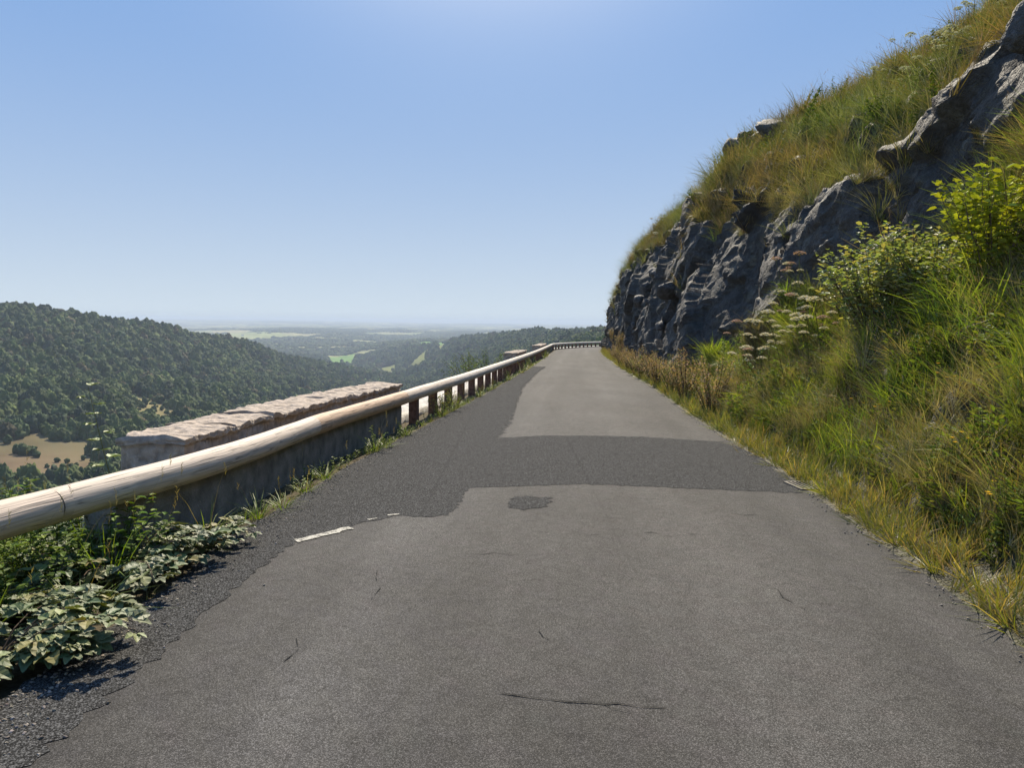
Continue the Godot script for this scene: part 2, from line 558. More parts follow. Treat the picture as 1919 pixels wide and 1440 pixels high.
# ------------------------------------------------------------------ road
func strip(left: Curve3D, right: Curve3D, d0: float, d1: float, step: float, cells: int, y: float, colour: Callable) -> Geo:
	var g := Geo.new()
	var d := d0
	var rows := 0
	while d <= d1 + 0.001:
		var a := left.sample_baked(along(left, d))
		var b := right.sample_baked(along(right, d))
		for k in cells + 1:
			var t := float(k) / cells
			var p := lift(a.lerp(b, t), y)
			p.y += 0.03 * sin(PI * t)            # camber
			g.v.append(p)
			g.t.append(Vector2(p.x, p.z) / 1.6)
			g.c.append(colour.call(p, t))
		rows += 1
		d += step * (1.0 if d < 14.0 else (4.0 if d < 40.0 else 8.0))
	for r in rows - 1:
		for k in cells:
			var q := r * (cells + 1) + k
			g.i.append_array(PackedInt32Array([q, q + cells + 1, q + 1, q + 1, q + cells + 1, q + cells + 2]))
	g.smooth()
	return g

func road_y(x: float, d: float) -> float:
	var a := left_line.sample_baked(along(left_line, d)).x
	var b := right_line.sample_baked(along(right_line, d)).x
	return FALL * d + 0.03 * sin(PI * clampf((x - a) / (b - a), 0.0, 1.0))

func sheet(outline: Array, y: float, called: String, mat: Material, rag: float, col: Color, parent: Node) -> MeshInstance3D:   # a ragged flat patch, outline of (x, depth)
	var jag := noise(FastNoiseLite.TYPE_SIMPLEX, 3.5, 3, 91)
	var pts := PackedVector2Array()
	for k in outline.size():
		var a := Vector2(outline[k][0], outline[k][1])
		var b := Vector2(outline[(k + 1) % outline.size()][0], outline[(k + 1) % outline.size()][1])
		var n: int = max(1, int(a.distance_to(b) / 0.05))
		for q in n:
			var p := a.lerp(b, float(q) / n)
			var side := (b - a).orthogonal().normalized()
			var own: float = outline[k][2] if outline[k].size() > 2 else rag
			pts.append(p + side * jag.get_noise_2d(p.x * 2.5, p.y * 2.5) * own)
	var g := Geo.new()
	var lo := pts[0]
	var hi := pts[0]
	for p in pts:
		lo = lo.min(p)
		hi = hi.max(p)
	var cell := 0.5 if (hi - lo).length() > 3.0 else 0.25
	var cx := floorf(lo.x / cell) * cell
	while cx < hi.x:                              # cut into cells so that it follows the camber
		var cy := floorf(lo.y / cell) * cell
		while cy < hi.y:
			var box := PackedVector2Array([Vector2(cx, cy), Vector2(cx + cell, cy), Vector2(cx + cell, cy + cell), Vector2(cx, cy + cell)])
			for piece in Geometry2D.intersect_polygons(pts, box):
				var k := g.v.size()
				for p in piece:
					g.v.append(Vector3(p.x, road_y(p.x, p.y) + y, -p.y))
					g.t.append(Vector2(p.x, -p.y) / 1.6)
					g.c.append(col)
					g.n.append(Vector3.UP)
				for q in Geometry2D.triangulate_polygon(piece): g.i.append(k + q)
			cy += cell
		cx += cell
	return put(g.mesh(), called, mat, parent)

func build_road() -> void:
	var tone := noise(FastNoiseLite.TYPE_SIMPLEX_SMOOTH, 0.55, 4, 3)
	var streak := noise(FastNoiseLite.TYPE_SIMPLEX_SMOOTH, 1.0, 3, 4)
	var worn := func(p: Vector3, t: float) -> Color:
		var f := 1.0 + 0.26 * tone.get_noise_2d(p.x, p.z * 0.45) + 0.22 * streak.get_noise_2d(t * 7.0, p.z * 0.04)
		var track: float = exp(-pow((t - 0.3 - 0.02 * sin(p.z * 0.3)) / 0.06, 2)) + 0.8 * exp(-pow((t - 0.68 + 0.015 * sin(p.z * 0.4)) / 0.09, 2))      # polished wheel paths
		f *= 0.96 + 0.26 * track + 0.14 * streak.get_noise_2d(p.x * 3.1 + 90.0, p.z * 2.3)
		var warm: float = 0.5 + 0.5 * tone.get_noise_2d(p.x * 0.5 + 40.0, p.z * 0.2)
		return Color(0.125 * f, 0.117 * f, 0.11 * f).lerp(Color(0.118 * f, 0.116 * f, 0.116 * f), warm)
	var g := strip(left_line, right_line, -9.0, 100.0, 0.12, 60, 0.0, worn)
	var o := put(g.mesh(), "road", M.asphalt)
	tag(o, "worn grey asphalt mountain road with darker patches", "", "", "structure")
	var dark := Color(0.122, 0.122, 0.124)
	# one relaid piece: along the valley side and across the road
	var across := [[-0.19, 11.85], [0.4, 12.15], [1.2, 12.2], [2.0, 12.17], [3.2, 11.8], [3.26, 10.4], [3.1, 8.5], [2.94, 8.0], [1.87, 8.09], [0.79, 8.24], [-0.42, 8.0], [-0.47, 7.3], [-0.54, 6.78], [-0.72, 6.72], [-1.0, 6.75], [-1.33, 6.37], [-1.62, 5.91]]
	var side := [[-1.7, 4.9, 0.06], [-1.72, 4.0, 0.07], [-1.74, 3.1, 0.07], [-1.8, 1.5, 0.07], [-1.9, 0.0], [-2.2, 0.0], [-2.18, 3.3], [-2.12, 4.9], [-2.2, 6.0]]
	var outer := []
	for d in [7.0, 9.6, 13.5, 17.5, 23.6, 31.0, 38.0]: outer.append([left_line.sample_baked(along(left_line, d)).x + 0.01, d])
	var back := [[1.6, 38.0, 0.12], [1.0, 32.0, 0.12], [0.3, 23.0, 0.12], [0.1, 17.6, 0.1], [-0.05, 13.6, 0.1]]
	var p := sheet(across + side + outer + back, 0.003, "asphalt_patch", M.asphalt_coarse, 0.05, dark, o)
	tag(p, "darker coarse asphalt relaid along the edge and across the road")
	p = sheet([[-0.06, 7.26], [0.03, 7.5], [0.14, 7.62], [0.27, 7.52], [0.37, 7.56], [0.37, 7.3], [0.3, 7.1], [0.11, 6.98], [0.0, 7.06]], 0.0035, "asphalt_patch", M.asphalt_coarse, 0.06, dark, o)
	tag(p, "small dark oval patch in the worn asphalt")
	for s in [[[-1.64, 5.97], [-1.5, 6.15], [-1.31, 6.37], [-1.265, 6.3], [-1.45, 6.06], [-1.59, 5.88]], [[-1.07, 6.8], [-0.98, 6.83], [-0.97, 6.79], [-1.05, 6.76]], [[-1.2, 6.62], [-1.13, 6.68], [-1.12, 6.66], [-1.18, 6.6]]]:
		var w := sheet(s, 0.0065, "painted_line", M.paint, 0.03, Color(0.5, 0.49, 0.45), o)
		tag(w, "worn remnant of a white painted edge line")
	# cracks and small break-outs in the worn surface
	var cracks := [[[-0.06, 3.37], [0.02, 3.35], [0.1, 3.325], [0.17, 3.31], [0.24, 3.29], [0.32, 3.285], [0.4, 3.27], [0.46, 3.28], [0.55, 3.25], [0.66, 3.245]], [[0.95, 6.3], [1.05, 6.22], [1.12, 6.24], [1.25, 6.1]], [[1.3, 6.35], [1.42, 6.2], [1.5, 6.22]], [[0.75, 6.75], [0.85, 6.7], [0.93, 6.72]], [[-0.9, 5.3], [-0.86, 5.0], [-0.8, 4.8], [-0.82, 4.6]], [[1.1, 9.0 - 1.4], [1.3, 7.5], [1.45, 7.55]], [[0.15, 4.1], [0.17, 4.02], [0.2, 3.98]], [[0.4, 3.27], [0.43, 3.23], [0.5, 3.2]], [[1.6, 5.0], [1.66, 4.85], [1.64, 4.7], [1.7, 4.5]], [[-0.35, 5.6], [-0.2, 5.55], [-0.12, 5.6], [0.05, 5.52]], [[1.9, 7.0], [2.05, 6.92], [2.15, 6.95], [2.3, 6.85]], [[0.5, 6.2], [0.62, 6.12], [0.7, 6.15]], [[-1.1, 4.0], [-1.05, 3.85], [-1.08, 3.7]]]
	for c in cracks:
		var line := []
		for k in c.size(): line.append([c[k][0], c[k][1] + 0.004 * (1 if k > 0 and k < c.size() - 1 else 0)])
		for k in range(c.size() - 1, -1, -1): line.append([c[k][0] + 0.004, c[k][1] - (0.004 if k > 0 and k < c.size() - 1 else 0.001)])
		sheet(line, 0.0045, "crack", M.tar, 0.004, Color(0.025, 0.024, 0.024), o)

func build_grit() -> void:
	var o := thing("gravel", Vector3.ZERO, "loose grit and small stones lying along both asphalt edges", "gravel", "", 0.0, "stuff")
	var pebbles := []
	for k in 3: pebbles.append(rock_mesh(500 + k, 0.006))
	for k in 3:
		var places := []
		var cols := []
		for q in 650:
			var d := 2.5 + 16.0 * pow(rng.randf(), 1.5)
			var a := left_line.sample_baked(along(left_line, d)).x
			var b := right_line.sample_baked(along(right_line, d)).x
			var x := a + absf(rng.randfn(0.0, 0.16)) if q % 6 else b - absf(rng.randfn(0.0, 0.06))
			places.append(Transform3D(Basis(Vector3.UP, rnd(0, TAU)).scaled(Vector3.ONE * rnd(0.4, 1.5)), Vector3(x, road_y(x, d) + 0.005, -d)))
			cols.append(tint(Color(1.7, 1.55, 1.3), 0.5))
		spread(pebbles[k], M.tar, places, cols, "pebbles", o)

# ------------------------------------------------------------------ guard rail, walls, ledge
func bar(c: Curve3D, s0: float, s1: float, off0: float, off1: float, y0: float, y1: float, rough: float, seed: int, cap_rough := 0.0, step := 0.12) -> Geo:
	# a rough wall between two offsets (towards the valley) and two heights, following the rail
	var nz := noise(FastNoiseLite.TYPE_SIMPLEX, 2.2, 4, seed)
	var n: int = max(2, int((s1 - s0) / step))
	var ring := []                                # (offset share, height share)
	for k in 7: ring.append(Vector2(0, k / 6.0))
	for k in range(1, 7): ring.append(Vector2(k / 6.0, 1))
	for k in range(1, 7): ring.append(Vector2(1, 1 - k / 6.0))
	for k in range(1, 6): ring.append(Vector2(1 - k / 6.0, 0))
	var g := Geo.new()
	var w := ring.size()
	for q in n + 1:
		var s := lerpf(s0, s1, float(q) / n)
		var f := frame(c, s)
		for r in ring:
			var o := lerpf(off0, off1, r.x)
			var y := lerpf(y0, y1, r.y)
			var p: Vector3 = f[0] - f[2] * o + Vector3(0, y, 0)
			var a := nz.get_noise_3dv(p * 1.0)
			var b := nz.get_noise_3dv(p * 1.0 + Vector3(50, 0, 0))
			p += -f[2] * a * rough + Vector3(0, b * (rough if r.y < 0.9 else max(rough, cap_rough)), 0)
			if q == 0 or q == n: p += f[1] * nz.get_noise_3dv(p * 1.3) * rough * 1.5
			if (r.x == 0 or r.x == 1) and (r.y == 0 or r.y == 1): p += f[2] * (0.012 if r.x == 1 else -0.012) - Vector3(0, 0.012 if r.y == 1 else 0.0, 0)
			g.v.append(p)
			g.t.append(Vector2(s, r.x * (off1 - off0) + r.y * (y1 - y0)))
			g.c.append(Color.WHITE)
	for q in n:
		for k in w:
			var a0 := q * w + k
			var a1 := q * w + (k + 1) % w
			g.i.append_array(PackedInt32Array([a0, a1, a0 + w, a1, a1 + w, a0 + w]))
	for e in [0, n]:
		var m := Vector3.ZERO
		for k in w: m += g.v[e * w + k] / w
		var k0 := g.v.size()
		g.v.append(m); g.c.append(Color.WHITE); g.t.append(Vector2.ZERO)
		for k in w:
			g.v.append(g.v[e * w + k]); g.c.append(Color.WHITE); g.t.append(g.t[e * w + k])
		for k in w:
			if e == 0: g.i.append_array(PackedInt32Array([k0, k0 + 1 + (k + 1) % w, k0 + 1 + k]))
			else: g.i.append_array(PackedInt32Array([k0, k0 + 1 + k, k0 + 1 + (k + 1) % w]))
	g.smooth()
	return g

func log_mesh(c: Curve3D, s0: float, s1: float, r: float, seed: int) -> Geo:
	var nz := noise(FastNoiseLite.TYPE_SIMPLEX_SMOOTH, 0.8, 2, seed)
	var g := Geo.new()
	var sides := 28
	var n: int = max(3, int((s1 - s0) / 0.15))
	var stations := [[s0, 0.9], [s0 + 0.012, 1.0]]
	for q in range(1, n): stations.append([lerpf(s0, s1, float(q) / n), 1.0])
	stations.append_array([[s1 - 0.012, 1.0], [s1, 0.9]])
	for st in stations:
		var f := frame(c, st[0])
		var centre: Vector3 = f[0] + Vector3(0, 0.62 - 0.115, 0) + f[2] * 0.02
		for k in sides + 1:
			var w := TAU * k / sides
			var dir: Vector3 = f[2] * cos(w) + Vector3.UP * sin(w)
			var rr: float = r * st[1] * (1.0 + 0.05 * nz.get_noise_3dv(centre + dir * 0.8))
			g.v.append(centre + dir * rr)
			g.t.append(Vector2(float(k) / sides, st[0] * 0.35 + seed * 0.37))
			g.c.append(Color.WHITE)
			g.n.append(dir)
	var row := sides + 1
	for q in stations.size() - 1:
		for k in sides:
			var a := q * row + k
			g.i.append_array(PackedInt32Array([a, a + row, a + 1, a + 1, a + row, a + row + 1]))
	for e in [0, stations.size() - 1]:
		var f := frame(c, stations[e][0])
		var k0 := g.v.size()
		var m := Vector3.ZERO
		for k in sides: m += g.v[e * row + k] / sides
		g.v.append(m); g.t.append(Vector2(0.5, 0.5)); g.c.append(Color.WHITE); g.n.append(f[1] * (-1 if e == 0 else 1))
		for k in row:
			g.v.append(g.v[e * row + k]); g.t.append(Vector2(0.5 + 0.03 * cos(TAU * k / sides), 0.5)); g.c.append(Color.WHITE); g.n.append(f[1] * (-1 if e == 0 else 1))
		for k in sides: g.i.append_array(PackedInt32Array([k0, k0 + 1 + k, k0 + 2 + k]))
	return g

func post_mesh(w: float, h: float) -> ArrayMesh:      # square post with a slightly weathered, chamfered top
	var g := Geo.new()
	var b := w * 0.5
	var ch := 0.015
	var ring := [Vector2(-b + ch, -b), Vector2(b - ch, -b), Vector2(b, -b + ch), Vector2(b, b - ch), Vector2(b - ch, b), Vector2(-b + ch, b), Vector2(-b, b - ch), Vector2(-b, -b + ch)]
	for k in 8:
		var p: Vector2 = ring[k]
		var q: Vector2 = ring[(k + 1) % 8]
		g.quad(Vector3(p.x, -0.15, p.y), Vector3(p.x, h, p.y), Vector3(q.x, h, q.y), Vector3(q.x, -0.15, q.y))
		g.tri(Vector3(p.x, h, p.y), Vector3(0, h + 0.004, 0), Vector3(q.x, h, q.y))
	return g.mesh()

func build_rail() -> void:
	var c := rail_line
	var o := thing("guard_rail", Vector3.ZERO, "long guard rail of sun bleached round logs on brown posts", "guard rail")
	var joints := [along(c, 0.6), along(c, 4.86), along(c, 9.15), along(c, 13.25), along(c, 17.4)]
	while joints[-1] < c.get_baked_length() - 5.0: joints.append(joints[-1] + 4.15)
	for k in joints.size() - 1:
		var mat: Material = M["log%d" % ([0, 1, 2, 1, 3, 3][k] if k < 6 else 3)]
		put(log_mesh(c, joints[k] + 0.004, joints[k + 1] - 0.004, 0.112, k + 2).mesh(), "log", mat, o)
	var spots := [1.5, 3.4]
	var d := 14.25
	while d < 38.0:
		spots.append(d)
		d += 1.62
	for q in [46.6, 48.2, 49.8, 51.4, 53.0, 54.6, 56.2]: spots.append(q)
	var post := post_mesh(0.16, 0.42)
	for q in spots:
		var f := frame(c, along(c, q))
		var p := put(post, "post", M.post, o, f[0] - f[2] * 0.03)
		p.rotation.y = atan2(-f[1].x, -f[1].z)
	var s := along(c, 78.0)
	while s < c.get_baked_length() - 1.0:
		var f := frame(c, s)
		var p := put(post, "post", M.post, o, f[0] - f[2] * 0.03)
		p.rotation.y = atan2(-f[1].x, -f[1].z)
		s += 1.9
	# concrete wall pieces under the rail
	var texts := ["long grey concrete wall under the log rail, nearest to the camera", "short concrete wall under the rail beside the second stone parapet", "concrete wall under the rail where the road bends"]
	var ends := [[5.45, 13.25], [38.6, 45.6], [57.4, 77.0]]
	for k in 3:
		var g := bar(c, along(c, ends[k][0]), along(c, ends[k][1]), 0.0, 0.26, -0.25, 0.41, 0.006, 40 + k, 0.0, 0.1)
		tag(put(g.mesh(), "concrete_wall", M.concrete), texts[k], "wall", "concrete walls under the rail")
	# pale footing behind the rail
	var ledge := bar(c, along(c, 6.3), c.get_baked_length() - 0.5, 0.27, 0.98, -0.9, 0.06, 0.02, 47, 0.03, 0.2)
	tag(put(ledge.mesh(), "footing_ledge", M.pale), "pale stone footing ledge behind the log rail", "ledge")
	# stone parapets behind the rail
	var labels := ["long rough stone parapet with sunlit top behind the near log rail", "short stone parapet block behind the rail beyond the posts", "farthest small stone parapet block behind the rail bend"]
	var spans := [[7.05, 15.0], [38.2, 45.0], [62.0, 75.0]]
	for k in 3:
		var s0 := along(c, spans[k][0])
		var s1 := along(c, spans[k][1])
		var w := thing("stone_parapet", Vector3.ZERO, labels[k], "parapet", "stone parapets behind the rail")
		put(bar(c, s0, s1, 0.47, 1.1, -0.8, 0.575, 0.025, 50 + k, 0.0, 0.08).mesh(), "wall", M.stone, w)
		var t := s0 - 0.03
		var q := 0
		while t < s1 - 0.2:
			var e: float = min(t + rnd(0.75, 1.35) * (1.0 if k == 0 else 2.2), s1 + 0.03)
			if s1 - e < 0.4: e = s1 + 0.03
			put(bar(c, t, e - 0.006, 0.435 + rnd(-0.012, 0.012), 1.125, 0.57, 0.645 + rnd(-0.015, 0.015), 0.045, 60 + q + k * 20, 0.04, 0.04).mesh(), "coping_stone", M.stone, w)
			t = e
			q += 1

func build_grate() -> void:
	var o := thing("drain_grate", lift(Vector3(3.2, 0, -8.38), 0.004), "small steel drain grate at the road edge in the grass", "drain grate", "", 0.12)
	for s in [-1, 1]:
		var b := BoxMesh.new()
		b.size = Vector3(0.46, 0.03, 0.03)
		put(b, "frame", M.steel, o, Vector3(0, 0, 0.19 * s))
		var e := BoxMesh.new()
		e.size = Vector3(0.03, 0.03, 0.35)
		put(e, "frame", M.steel, o, Vector3(0.215 * s, 0, 0))
	for k in 8:
		var b := BoxMesh.new()
		b.size = Vector3(0.018, 0.025, 0.352)
		var p := put(b, "bar", M.steel, o, Vector3(-0.165 + 0.047 * k, 0.001, 0))
		p.rotation.y = 0.0
	var pit := BoxMesh.new()
	pit.size = Vector3(0.4, 0.004, 0.35)
	put(pit, "pit", M.dark, o, Vector3(0, -0.02, 0))

# ------------------------------------------------------------------ bank and cliff on the right
const STATIONS := [
	[7.0, [[0, 0, 1], [.45, .05, 1], [.8, .5, 1], [1.3, 1.25, 1], [1.9, 1.95, 1], [2.7, 2.45, 1], [3.5, 3.1, .95], [3.65, 4.5, .3], [3.95, 6.2, .3], [4.9, 7.1, .95], [8, 8.8, 1], [14, 13, 1]]],
	[10.5, [[0, 0, 1], [.45, .05, 1], [.8, .5, 1], [1.25, 1.15, 1], [1.8, 1.85, 1], [2.4, 2.3, 1], [3.0, 2.9, .9], [3.12, 4.3, .32], [3.4, 5.9, .3], [4.3, 6.9, .95], [7.8, 8.8, 1], [14, 13, 1]]],
	[14.0, [[0, 0, 1], [.45, .05, 1], [.75, .35, 1], [1.1, .85, 1], [1.5, 1.3, 1], [2.0, 1.7, .9], [2.45, 2.3, .45], [2.7, 3.7, .22], [3.3, 5.0, .6], [4.4, 6.1, .95], [6.8, 8.2, 1], [13, 12.6, 1]]],
	[18.0, [[0, 0, 1], [.5, .05, 1], [.75, .25, 1], [1.0, .6, 1], [1.3, 1.0, .7], [1.6, 1.5, .2], [1.85, 2.6, .05], [2.2, 3.9, .35], [2.9, 5.2, .85], [4.0, 6.4, .95], [6.4, 8.3, 1], [13, 12.6, 1]]],
	[23.0, [[0, 0, 1], [.5, .05, 1], [.65, .15, 1], [.8, .4, .6], [.95, 1.0, .1], [1.1, 2.0, 0], [1.35, 3.1, .05], [1.75, 4.5, .4], [2.6, 6.0, .85], [3.9, 7.3, .95], [6.2, 8.6, 1], [13, 12.4, 1]]],
	[28.0, [[0, 0, 1], [.5, .05, 1], [.6, .12, .8], [.7, .4, .2], [.8, 1.3, 0], [.95, 2.5, 0], [1.2, 3.9, 0], [1.65, 5.4, .3], [2.5, 6.9, .65], [3.5, 8.1, .3], [4.9, 8.6, .85], [12, 12.0, 1]]],
	[30.0, [[0, 0, 1], [.5, .05, 1], [.6, .12, .8], [.7, .4, .2], [.8, 1.3, 0], [.95, 2.5, 0], [1.2, 3.9, 0], [1.65, 5.4, .1], [2.5, 6.8, .2], [3.5, 8.0, .1], [4.9, 8.5, .85], [12, 12.0, 1]]],
	[33.0, [[0, 0, 1], [.5, .05, 1], [.6, .12, .8], [.7, .4, .1], [.8, 1.3, 0], [.95, 2.4, 0], [1.2, 3.5, 0], [1.6, 4.7, 0], [2.1, 5.7, .1], [2.8, 6.6, .6], [4.5, 7.7, 1], [12, 12, 1]]],
	[40.0, [[0, 0, 1], [.5, .05, 1], [.6, .1, .7], [.65, .4, .1], [.75, 1.5, 0], [.9, 2.7, 0], [1.1, 4.0, 0], [1.6, 5.2, .05], [2.3, 6.4, .5], [3.2, 7.5, .9], [5, 8.7, 1], [12, 13.0, 1]]],
	[50.0, [[0, 0, 1], [.45, .05, 1], [.55, .1, .7], [.6, .3, .1], [.7, 1.3, 0], [.85, 2.6, 0], [1.05, 4.0, .1], [1.35, 5.3, .4], [1.9, 6.6, .8], [2.8, 7.7, .9], [4.4, 8.8, 1], [10, 12, 1]]],
	[62.0, [[0, 0, 1], [.45, .05, 1], [.55, .1, .7], [.6, .3, .1], [.7, 1.2, 0], [.8, 2.3, 0], [.95, 3.6, .2], [1.2, 5.0, .5], [1.8, 6.3, .8], [2.7, 7.4, .9], [4.2, 8.6, 1], [9, 11.4, 1]]],
	[72.0, [[0, 0, 1], [.4, .05, 1], [.5, .1, .7], [.55, .3, .1], [.6, 1.0, 0], [.7, 2.0, .1], [.9, 3.2, .3], [1.3, 4.5, .6], [1.9, 5.8, .8], [2.8, 7.0, .9], [4.2, 8.2, 1], [9, 11.2, 1]]],
]
var mound: FastNoiseLite      # grassy hummocks of the bank
var species: FastNoiseLite    # which plants each hummock carries
var grid_p := []          # rows of displaced points, one per station along the road
var grid_n := []
var grid_g := []          # grass share
var grid_s := []
var rows_t := []

func profile(d: float) -> Array:
	var a: Array = STATIONS[0][1]
	var b := a
	var t := 0.0
	if d >= STATIONS[-1][0]:
		a = STATIONS[-1][1]; b = a
	else:
		for k in STATIONS.size() - 1:
			if d >= STATIONS[k][0] and d < STATIONS[k + 1][0]:
				a = STATIONS[k][1]; b = STATIONS[k + 1][1]
				t = (d - STATIONS[k][0]) / (STATIONS[k + 1][0] - STATIONS[k][0])
				t = t * t * (3 - 2 * t)
	var out := []
	for k in a.size(): out.append(Vector3(lerpf(a[k][0], b[k][0], t), lerpf(a[k][1], b[k][1], t), lerpf(a[k][2], b[k][2], t)))
	return out

func facet(q: Vector3, seed: int) -> float:           # tilted planes meeting in creases, like broken rock; about -1 .. 1
	var bx := floori(q.x)
	var by := floori(q.y)
	var bz := floori(q.z)
	var near := 1e9
	var out := 0.0
	for i in 3:
		for j in 3:
			for k in 3:
				var cx := bx + i - 1
				var cy := by + j - 1
				var cz := bz + k - 1
				var h := (cx * 73856093) ^ (cy * 19349663) ^ (cz * 83492791) ^ (seed * 2654435)
				h = (h ^ (h >> 13)) * 1274126177
				h = (h ^ (h >> 16)) & 0x7fffffff
				var px := cx + 0.15 + 0.7 * float(h & 255) / 255.0 - q.x
				var py := cy + 0.15 + 0.7 * float((h >> 8) & 255) / 255.0 - q.y
				var pz := cz + 0.15 + 0.7 * float((h >> 16) & 255) / 255.0 - q.z
				var e := px * px + py * py + pz * pz
				if e < near:
					near = e
					out = float((h >> 3) & 127) / 64.0 - 1.0 + px * (float((h >> 11) & 127) / 64.0 - 1.0) * 1.3 + py * (float((h >> 19) & 127) / 64.0 - 1.0) * 1.3 + pz * (float((h >> 5) & 127) / 64.0 - 1.0) * 1.3
	return out * 0.6

func build_cliff() -> void:
	var c := right_line
	var s := 0.0
	var length := c.get_baked_length()
	while s < length:
		grid_s.append(s)
		var d := -c.sample_baked(s).z
		s += 0.4 if d < 2.0 else (0.09 if d < 14.0 else (0.1 if d < 36.0 else (0.15 if d < 78.0 else 0.4)))
	for k in 11:                                     # rows up the profile, in units of its control points
		var n: int = [6, 8, 12, 14, 12, 16, 18, 20, 20, 22, 26][k]
		for q in n: rows_t.append(k + float(q) / n)
	rows_t.append(11.0)
	var base := []
	for sv in grid_s:
		var f := frame(c, sv)
		var pr := profile(-f[0].z)
		var row := PackedVector3Array()
		var gr := PackedFloat32Array()
		for t in rows_t:
			var k: int = min(int(t), 10)
			var u: float = t - k
			var p0: Vector3 = pr[max(k - 1, 0)]
			var p1: Vector3 = pr[k]
			var p2: Vector3 = pr[k + 1]
			var p3: Vector3 = pr[min(k + 2, 11)]
			var q := p1.lerp(p2, u).lerp(p1.cubic_interpolate(p2, p0, p3, u), 0.6)
			row.append(f[0] + f[2] * q.x + Vector3(0, q.y, 0))
			gr.append(clampf(q.z, 0.0, 1.0))
		base.append(row)
		grid_g.append(gr)
	var big := noise(FastNoiseLite.TYPE_SIMPLEX_SMOOTH, 0.16, 2, 11)
	var block := noise(FastNoiseLite.TYPE_CELLULAR, 0.55, 1, 12)
	block.cellular_return_type = FastNoiseLite.RETURN_CELL_VALUE
	block.domain_warp_enabled = true
	block.domain_warp_amplitude = 1.2
	block.domain_warp_frequency = 0.4
	var chip := noise(FastNoiseLite.TYPE_CELLULAR, 1.7, 1, 13)
	chip.cellular_return_type = FastNoiseLite.RETURN_CELL_VALUE
	var crack := noise(FastNoiseLite.TYPE_CELLULAR, 0.8, 1, 14)
	crack.cellular_return_type = FastNoiseLite.RETURN_DISTANCE2_SUB
	var fine := noise(FastNoiseLite.TYPE_SIMPLEX, 3.2, 4, 15, 0.6)
	mound = noise(FastNoiseLite.TYPE_CELLULAR, 0.95, 1, 216)
	mound.cellular_return_type = FastNoiseLite.RETURN_DISTANCE
	species = noise(FastNoiseLite.TYPE_CELLULAR, 0.95, 1, 216)
	species.cellular_return_type = FastNoiseLite.RETURN_CELL_VALUE
	var hum := noise(FastNoiseLite.TYPE_SIMPLEX_SMOOTH, 0.75, 2, 16)
	var patch := noise(FastNoiseLite.TYPE_SIMPLEX_SMOOTH, 0.35, 4, 17, 0.6)
	var lichen := noise(FastNoiseLite.TYPE_SIMPLEX, 1.3, 4, 18, 0.6)
	var g := Geo.new()
	var w := rows_t.size()
	var tilt := Basis(Vector3(0, 0, 1), 0.5) * Basis(Vector3(1, 0, 0), 0.35)      # the beds of the rock dip
	for a in base.size():
		var prow: PackedVector3Array = base[a]
		var nrow := PackedVector3Array()
		var orow := PackedVector3Array()
		var gr: PackedFloat32Array = grid_g[a]
		var before: PackedVector3Array = base[max(a - 1, 0)]
		var after: PackedVector3Array = base[min(a + 1, base.size() - 1)]
		for b in w:
			var p := prow[b]
			var n := (prow[min(b + 1, w - 1)] - prow[max(b - 1, 0)]).cross(after[b] - before[b]).normalized()
			if n.x > 0.3 and n.y < 0.2: n = -n
			if n.y < -0.2: n = -n
			var q := tilt * (p * Vector3(1.0, 0.75, 1.0))
			var grass: float = gr[b] + (0.5 * patch.get_noise_3dv(p) if rows_t[b] > 3.5 and gr[b] < 0.97 else 0.0)
			grass = smoothstep(0.44, 0.57, grass)
			var rock := 1.0 - grass
			var edge := clampf((rows_t[b] - 1.0) / 1.5, 0.0, 1.0)
			var y := 0.0
			if rock > 0.02 and rows_t[b] > 1.0: y += rock * (0.6 * big.get_noise_3dv(q) + 0.46 * facet(q * Vector3(0.5, 0.42, 0.5), 3) + 0.13 * facet(q * Vector3(1.1, 2.1, 1.1), 5) + 0.06 * facet(q * Vector3(2.6, 4.2, 2.6), 7) + 0.03 * fine.get_noise_3dv(p))
			y += grass * ((0.3 - 0.85 * (mound.get_noise_3dv(p) + 1.0)) * clampf((rows_t[b] - 1.6) / 0.8, 0.0, 1.0) + 0.3 * hum.get_noise_3dv(p) + 0.06 * fine.get_noise_3dv(p) + 0.3 * big.get_noise_3dv(q) * clampf(rows_t[b] - 4.0, 0.0, 1.0))
			p += n * y * edge
			if rows_t[b] < 1.0: p.y += -0.02 * rows_t[b]
			orow.append(p)
			nrow.append(n)
			gr[b] = grass
			var li := lichen.get_noise_3dv(p)
			var stone := Color(0.075, 0.071, 0.068) * (1.0 + 0.35 * fine.get_noise_3dv(p * 0.7) + 0.3 * block.get_noise_3dv(q))
			if li > 0.28: stone = stone.lerp(Color(0.17, 0.17, 0.15), clampf((li - 0.28) * 4.0, 0.0, 0.8))
			elif li < -0.33: stone = stone.lerp(Color(0.09, 0.075, 0.05), 0.6)
			var soil := Color(0.062, 0.058, 0.026) * (1.0 + 0.3 * fine.get_noise_3dv(p))
			g.v.append(p)
			g.c.append(stone.lerp(soil, grass))
		grid_p.append(orow)
		grid_n.append(nrow)
		grid_g[a] = gr
	for a in base.size() - 1:
		for b in w - 1:
			var k := a * w + b
			g.i.append_array(PackedInt32Array([k, k + 1, k + w, k + 1, k + w + 1, k + w]))
	# the mountain goes on up and back
	var last := g.v.size()
	for a in base.size():
		var f := frame(c, grid_s[a])
		var top: Vector3 = grid_p[a][w - 1]
		for e in [[12.0, 7.0], [50.0, 24.0], [160.0, 60.0]]:
			g.v.append(top + f[2] * e[0] + Vector3(0, e[1], 0))
			g.c.append(Color(0.1, 0.1, 0.04))
